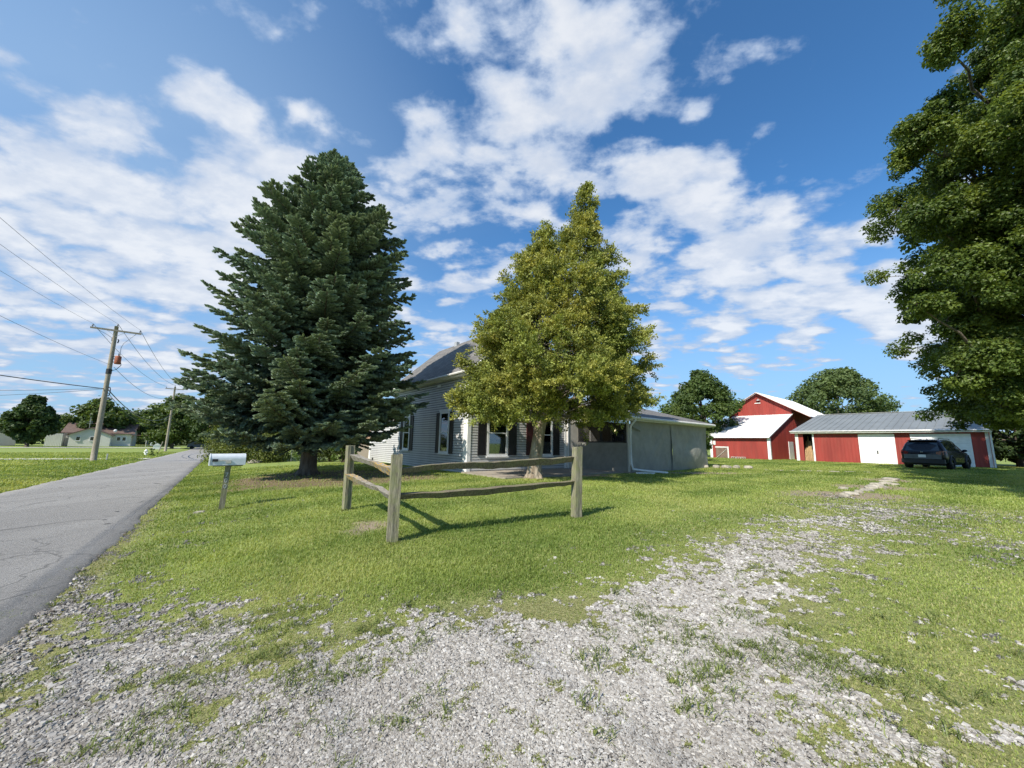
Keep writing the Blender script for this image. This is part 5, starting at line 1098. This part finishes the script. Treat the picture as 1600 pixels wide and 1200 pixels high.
# ------------------------------------------------------------------ power poles and wires
def pole(name, x, y, ztop, r, label, arm=True, armlen=2.8, lean=(0,0), extra=False, group='power poles along the road'):
    z0 = hz1(x,y); root = empty(name, (x,y,z0), ROTZ, label=label, cat='utility pole', group=group); h = ztop-z0
    mb = MB(); mb.tube([(lean[0]*t,lean[1]*t,-.1+(h+.1)*t) for t in np.linspace(0,1,10)], list(np.linspace(r*1.15,r*.75,10)), 12); mb.build('shaft', M['polewood'], root, smooth=True)
    if arm:
        a = MB(); a.box(-armlen/2,armlen/2,-.14,-.03,h-.42,h-.30); a.build('crossarm', M['polewood'], root)
        br = MB(); br.bar((-.5,-.10,h-.42),(0,-.10,h-.85),.02,.03,up=(0,1,0)); br.bar((.5,-.10,h-.42),(0,-.10,h-.85),.02,.03,up=(0,1,0)); br.build('arm_brace', M['galv'], root)
        for q in (-armlen/2+.1, 0, armlen/2-.1):
            i = MB(); i.lathe((q,-.08 if q else 0,h-.30 if q else h),[(.015,0),(.015,.06),(.05,.07),(.055,.11),(.035,.13),(.045,.16),(.02,.19),(0,.19)],10); i.build('insulator', M['greytrim'], root, smooth=True)
    if extra:
        t = MB(); t.lathe((.34,-.02,h-2.95),[(0,0),(.17,.01),(.19,.05),(.19,.58),(.16,.64),(0,.66)],16); tr = t.build('transformer', M['rust'], root, smooth=True)
        q = MB(); q.tube([(.34,-.02,h-2.3),(.34,-.02,h-2.1)],.03,6); q.lathe((.40,-.02,h-2.29),[(.02,0),(.04,.05),(.02,.1),(.04,.15),(.015,.2),(.015,.75)],8); q.build('bushing', M['greytrim'], tr)
        q = MB(); [q.box(.10,.20,-.10,.06,zz,zz+.09) for zz in (h-2.85,h-2.6,h-2.42)]; q.build('transformer_bracket', M['galv'], tr)
        c = MB(); c.tube([(-.14,0,h-.9),(-.17,0,h-.95),(-.17,0,h-1.2)],.035,6); c.tube([(.14,0,h-1.0),(.2,0,h-1.1),(.16,0,h-1.3)],.04,6); c.build('fuse_cutout', M['blackplastic'], root)
        l = MB(); l.tube([(1.2,-.1,h-.3),(.5,-.1,h-1.3),(.42,-.05,h-1.6)],.012,4); l.tube([(-1.25,-.1,h-.3),(-.4,-.1,h-.8),(-.15,0,h-1.0)],.012,4); l.tube([(.5,0,h-2.7),(.56,0,h-3.0),(.35,0,h-3.35),(.1,0,h-3.5)],.022,5); l.build('drop_lead', M['wire'], root)
        b_ = MB(); b_.lathe((lean[0]*.6,lean[1]*.6,h-3.75),[(r*1.02,0),(r*1.06,.0),(r*1.06,.38),(r*1.02,.38)],12); b_.build('pole_band', M['blackplastic'], root)
        lp = MB(); lp.tube([(.16+.08*math.sin(t),-.05,h-5.1+.35*math.cos(t)) for t in np.linspace(0,6.3,16)],.03,6); lp.build('cable_coil', M['wire'], root)
    return h+z0
P1=(-30.73,28.9); P2=(-52.99,59.96); P0=(0,-16)
pole('utility_pole', *P1, 10.0, .16, 'wooden utility pole with a crossarm and a rusty transformer, nearest to the road', lean=(-.05,0), extra=True)
pole('utility_pole', *P2, 9.4, .15, 'wooden utility pole with a crossarm showing beside the left edge of the spruce', armlen=2.2)
for k,(x,y,zt,lb) in enumerate([(-88.25,109.28,4.6,'pale thin pole far down the road, leftmost of the far group'),(-87.84,111.48,3.0,'short pale pole far down the road, middle of the far group'),(-87.3,114,3.0,'short pale pole far down the road, rightmost of the far group')]):
    pole('utility_pole', x,y,zt,.16,lb,arm=False)
def wire(name, a, c, sag, r, label, group='overhead wires', n=24):
    t = np.linspace(0,1,n)[:,None]; P = np.array(a)+(np.array(c)-np.array(a))*t; P[:,2] -= (4*sag*t*(1-t))[:,0]
    tag(MB().tube(P, r, 5, cap=False).build(name, M['wire']), label, 'cable', group)
def onp(p,q,z,off=0.): return (p[0]+N[0]*q+D[0]*off, p[1]+N[1]*q+D[1]*off, z)
for q,lb in ((-1.3,'left crossarm tip'),(0,'pole top'),(1.3,'right crossarm tip')):
    z = 9.95 if q else 10.2
    wire('power_line', onp(P1,q,z), onp(P0,q,9.6), .9, .007, 'overhead power line coming toward the camera from the near pole, '+lb)
    wire('power_line', onp(P1,q,z), onp(P2,q*.78,9.35 if q else 9.6), .8, .015, 'overhead power line from the near pole to the second pole, '+lb)
wire('power_line', onp(P1,0,6.95), onp(P0,0,8.0), .9, .008, 'lower single neutral line sloping to the left picture edge above the cable bundle')
wire('power_line', onp(P1,.2,6.8), onp(P2,0,7.8), 1.1, .015, 'neutral line from below the transformer to the second pole')
wire('telephone_cable', onp(P1,0,5.1), (-34,14.6,6.0), .25, .03, 'thick black cable leaving the near pole toward the left edge')
wire('telephone_cable', onp(P1,0,5.15), (-70,30,6.6), .9, .016, 'thin upper service wire from the near pole to the left edge')
wire('telephone_cable', onp(P1,0,5.1), (-75,30,5.6), 1.2, .014, 'faintest lowest service wire left of the near pole')
wire('telephone_cable', onp(P1,0,5.2), onp(P2,0,5.0), 1.6, .035, 'thick sagging cable from the near pole to the second pole')
wire('telephone_cable', onp(P1,0,5.0), onp(P2,0,4.7), 1.9, .02, 'thinner cable hanging just under the thick one between the poles')

# ------------------------------------------------------------------ far houses
def gabled(root, x0,x1,y0,y1,zb,ze,zr,wm,rm,along='x',ov=.5,wn='wall',rn='roof'):
    w = MB(); w.box(x0,x1,y0,y1,zb,ze); 
    if along == 'x': ym=(y0+y1)/2; w.add([(x0,y0,ze),(x0,y1,ze),(x0,ym,zr-.15),(x1,y0,ze),(x1,y1,ze),(x1,ym,zr-.15)],[(0,1,2),(3,5,4)])
    else: xm=(x0+x1)/2; w.add([(x0,y0,ze),(x1,y0,ze),(xm,y0,zr-.15),(x0,y1,ze),(x1,y1,ze),(xm,y1,zr-.15)],[(0,1,2),(3,5,4)])
    w.build(wn, wm, root); r = MB()
    if along == 'x':
        for ya in (y0-ov,y1+ov):
            v=[(x0-ov,ya,ze-.05),(x1+ov,ya,ze-.05),(x1+ov,ym,zr),(x0-ov,ym,zr)]; r.add(v+[(a,c,e-.14) for a,c,e in v],[(0,1,2,3),(7,6,5,4),(0,4,5,1),(1,5,6,2),(3,7,4,0)])
    else:
        for xa in (x0-ov,x1+ov):
            v=[(xa,y0-ov,ze-.05),(xa,y1+ov,ze-.05),(xm,y1+ov,zr),(xm,y0-ov,zr)]; r.add(v+[(a,c,e-.14) for a,c,e in v],[(0,1,2,3),(7,6,5,4),(0,4,5,1),(1,5,6,2),(3,7,4,0)])
    return r.build(rn, rm, root)
def far_houses():
    r = empty('ranch_house', (-97.7,82.1,0), ROTZ, label='far cream ranch house with a brown roof and front gable behind the near pole', cat='house')
    zb=-.95; rf = gabled(r, 1.8,12.4,2.2,11,zb,2.2,4.5,M['cream'],M['brownshingle'],'x')
    gabled(r, 3.0,9.3,-.2,6,zb,1.75,3.35,M['cream'],M['brownshingle'],'y',.35,'gable_wall','gable_roof')
    w = MB(); grooved(w, ('y',-.25), -.3,2.1,zb,1.85); w.box(-.3,2.1,-.23,2,zb,1.85); w.build('board_screen', M['cream'], r)
    for x in (4.0,6.1): window(r, ('y',-.2), x,x+.75,.35,1.35, dark=True, meeting=False, tr=.1)
    for x in (9.95,10.85): window(r, ('y',2.2), x,x+.75,.4,1.4, dark=True, meeting=False, tr=.1)
    c = MB(); c.box(12.4,15.3,1.6,6,1.75,1.9); c.build('carport_roof', M['brownshingle'], r)
    for x,y in ((15.1,1.8),(15.1,5.8)): c = MB(); c.box(x-.05,x+.05,y-.05,y+.05,zb,1.75); c.build('carport_post', M['offwhite'], r)
    a = MB(); a.tube([(5.6,.6,3.0),(5.6,.6,5.6)],.04,5); [a.bar((5.1+.1*k,.6,4.2+.25*k),(6.1-.1*k,.6,4.2+.25*k),.03,.03) for k in range(5)]; a.build('aerial', M['galv'], rf)
    a = MB(); a.lathe((9.6,1.7,2.75),[(0,.0),(.15,.03),(.32,.12)],14,axis='y'); a.tube([(9.6,1.8,2.3),(9.6,1.8,2.75)],.03,5); a.build('satellite_dish', M['white'], rf)
    r = empty('ranch_house', (-98.65,78.88,0), ROTZ, label='far house at the left edge with a brown roof and white garage door', cat='house')
    gabled(r, -16,-3.2,.2,9,-.95,2.3,4.7,M['cream'],M['brownshingle'],'x')
    d = MB(); [d.box(-6.0,-3.5,.12,.17,-.85+.5*i,-.85+.5*i+.48) for i in range(4)]; d.build('garage_door', M['white'], r)
    d = MB(); d.box(-6.25,-6.05,.1,.19,-.95,1.6); d.box(-6.4,-6.25,.1,.19,-.95,1.2); d.build('brick_pier', M['rust'], r)
    window(r, ('y',.2), -8.2,-6.9,.3,1.4, dark=True, meeting=False)
    # brown outbuilding beside the farmhouse
    r = empty('garden_shed', (-10.4,29.5,0), ROTZ, label='tan outbuilding with a reddish brown roof left of the farmhouse', cat='shed')
    gabled(r, 0,4.5,0,4,.1,1.95,2.95,M['tan'],M['tanshingle'],'y',.35)
    c = MB(); c.box(-.03,.0,-.03,.9,.1,1.9); c.build('white_door', M['white'], r)
far_houses()
# ------------------------------------------------------------------ small things
def stake(name, x, y, h, w, m, label, cat, lean=(0,0), group=None, headp=None):
    z=hz1(x,y); root = empty(name,(x,y,z),label=label,cat=cat,group=group)
    MB().tube([(0,0,-.05),(lean[0],lean[1],h)],w/2,6).build('post', M[m], root)
    return root
stake('marker_post', -29.98,29.12,.62,.09,'galv','short grey utility marker post at the road side by the near pole','marker post')
s=stake('marker_post', -47.8,53.0,1.55,.09,'polewood','thin leaning wooden stake in the lawn before the second pole','stake',lean=(.35,.1))
s=stake('road_sign', -86.6,112.5,1.6,.07,'galv','small round white road sign far down the road','sign'); MB().lathe((0,-.08,1.7),[(0,-.02),(.38,-.02),(.38,.02),(0,.02)],16,axis='y').build('sign_plate', M['white'], s)
s=stake('roadside_marker', -81.6,104,.7,.22,'white','small white post at the far left road edge','marker post')
def hydrant():
    x,y=-38.34,41.11; r=empty('fire_hydrant',(x,y,hz1(x,y)),label='white fire hydrant with a green plant beside it near the road',cat='hydrant')
    MB().lathe((0,0,0),[(.18,0),(.18,.05),(.11,.06),(.11,.5),(.15,.52),(.15,.56),(.12,.62),(.05,.7),(0,.72)],12).build('barrel', M['white'], r, smooth=True)
    MB().tube([(-.2,0,.4),(.2,0,.4)],.06,8).build('nozzle', M['white'], r)
    MB().lathe((0,0,.7),[(.04,0),(.04,.06),(0,.07)],6).build('cap', M['white'], r)
hydrant()
bush('small_shrub', -37.9,41.5,1.0,.35,M['shrub'],300,.12,'small dark shrub right behind the white hydrant',nc=8)
def tent():
    x,y=-68.15,75.2; z=hz1(x,y); r=empty('white_box',(x,y,z),ROTZ,label='white house shaped box standing on the far lawn',cat='box')
    MB().box(-.55,.55,-.4,.4,0,.7).build('box_body', M['white'], r)
    MB().add([(-.62,-.45,.7),(.62,-.45,.7),(0,-.45,1.15),(-.62,.45,.7),(.62,.45,.7),(0,.45,1.15)],[(0,1,2),(3,5,4)]).add([(-.62,-.45,.7),(0,-.45,1.15),(0,.45,1.15),(-.62,.45,.7)],[(0,1,2,3)]).add([(.62,-.45,.7),(0,-.45,1.15),(0,.45,1.15),(.62,.45,.7)],[(0,1,2,3)]).build('box_roof', M['white'], r)
tent()
def far_car(x,y,rz,m,label):
    r=empty('parked_car',(x,y,hz1(x,y)),rz,label=label,cat='car',group='cars parked by the far trees')
    mb=MB(); prof=[(-2.2,.3),(2.2,.3),(2.2,.75),(1.2,.9),(.5,1.4),(-1.2,1.45),(-2.1,.95)]; k=len(prof)
    V=[(a,yy,c) for yy in (-.85,.85) for a,c in prof]; mb.add(V,[(j,(j+1)%k,k+(j+1)%k,k+j) for j in range(k)]); mb.F.setdefault(k,[]).append(np.array([list(range(k))[::-1],list(range(k,2*k))])); mb.build('body', m, r)
    MB().box(-1.1,.5,-.87,-.855,.95,1.35).build('side_window', M['darkglass'], r)
    for wx in (-1.4,1.4):
        for wy in (-.8,.8): MB().lathe((wx,wy,.32),[(0,-.09),(.32,-.09),(.32,.09),(0,.09)],14,axis='y').build('wheel', M['rubber'], r)
far_car(-84,94,.7,M['white'],'white car parked far off beyond the white box')
far_car(-66,83,.6,M['greytrim'],'grey car parked in the shade right of the second pole')
def chain_fence():
    x,y=-14.9,26.6; z=hz1(x,y); r=empty('wire_fence',(x,y,z),ROTZ-.1,label='grey wire fence panels behind the low shrub left of the spruce trunk',cat='fence')
    for k in range(5): MB().tube([(k*.9,0,-.05),(k*.9,0,1.15)],.03,6).build('post', M['galv'], r)
    MB().tube([(0,0,1.12),(3.6,0,1.12)],.022,6).build('top_rail', M['galv'], r)
    mb=MB()
    for k in range(0,46): 
        a=k*.08; mb.bar((a,0,.03),(a,0,1.1),.004,.004)
    for k in range(13): mb.bar((0,0,.05+.085*k),(3.6,0,.05+.085*k),.004,.004)
    mb.build('wire_mesh', M['galv'], r)
chain_fence()
def rock(x,y,sx,sy,sz,m,label,group,seed,name='garden_stone',cat='stone',rz=0):
    rg=np.random.default_rng(seed); bm_=MB(); nu,nv=12,7; V=[]
    for i in range(nv):
        p=math.pi*i/(nv-1)
        for j in range(nu):
            t=2*math.pi*j/nu; V.append([math.sin(p)*math.cos(t),math.sin(p)*math.sin(t),math.cos(p)])
    V=np.array(V); V=np.sign(V)*np.abs(V)**.7; nz=fbm(V[:,0]*2+seed,V[:,1]*2+V[:,2]*1.7,1.2,3,seed); V=V*(.75+.5*nz)[:,None]*np.array([sx,sy,sz])
    bm_.add(V,[(i*nu+j,i*nu+(j+1)%nu,(i+1)*nu+(j+1)%nu,(i+1)*nu+j) for i in range(nv-1) for j in range(nu)]); o=bm_.build(name,m); o.location=(x,y,hz1(x,y)+sz*.35); o.rotation_euler=(0,0,rz if rz else rg.uniform(0,3))
    tag(o,label,cat,group)
M['rockm']=simple('limestone',(.36,.33,.27),.9,var=.25,scale=6,dirt=.5,dirtcol=(.25,.2,.14),bmp=.01,bscale=25)
g='flat stones edging the bed'
for k,(x,y,s) in enumerate([(12.84,13.81,.30),(12.1,13.2,.20),(11.3,12.5,.24),(10.6,12.0,.16),(9.9,11.5,.20),(9.3,11.0,.14),(13.6,14.6,.2),(14.3,14.9,.28),(15.2,15.8,.26),(16.2,16.7,.3),(10.9,12.9,.14)]):
    rock(x,y,s,s*.7,.07,M['rockm'],'pale flat stone in the bare bed beside the drive, number %s from the near end'%['nine','seven','five','three','two','one','ten','eleven','twelve','thirteen','four'][k].replace('nine','nine'),g,100+k)
for k,(x,y,s) in enumerate([(12.3,23.4,.22),(12.8,23.2,.28),(13.4,23.2,.2),(13.9,22.9,.24),(11.7,23.5,.18)]):
    rock(x,y,s,s*.8,.13,M['rockm'],'pale rock beside the porch end, '+['second','third','fourth','fifth','first'][k]+' from the porch','rocks heaped at the porch end',130+k)
for k in range(12):
    f=k/11; x=14.2+4.2*f+RNG.normal()*.12; y=21.6-1.2*f+RNG.normal()*.12; rock(x,y,.13+.07*(k%3),.12,.03,M['rockm'],'flat pale paving stone sunk in the grass before the barn, '+['first','second','third','fourth','fifth','sixth','seventh','eighth','ninth','tenth','eleventh','last'][k]+' from the porch','row of stones sunk in the lawn',150+k)
for k,(x,y,s) in enumerate([(-16.9,25.8,.25),(-16.6,25.9,.2),(-16.75,25.75,.16),(-17.2,25.9,.16)]):
    rock(x,y,s,s*.8,s*.7,M['rockm'],'whitish rock in the small pile before the hedge, '+['largest','right end','front','left end'][k],'rocks before the hedge',180+k)
# pale bits of edging stone at the mailbox foot
rock(-6.75,8.72,.12,.05,.04,M['rockm'],'small pale stone sliver at the foot of the mailbox post',None,200,rz=.6)
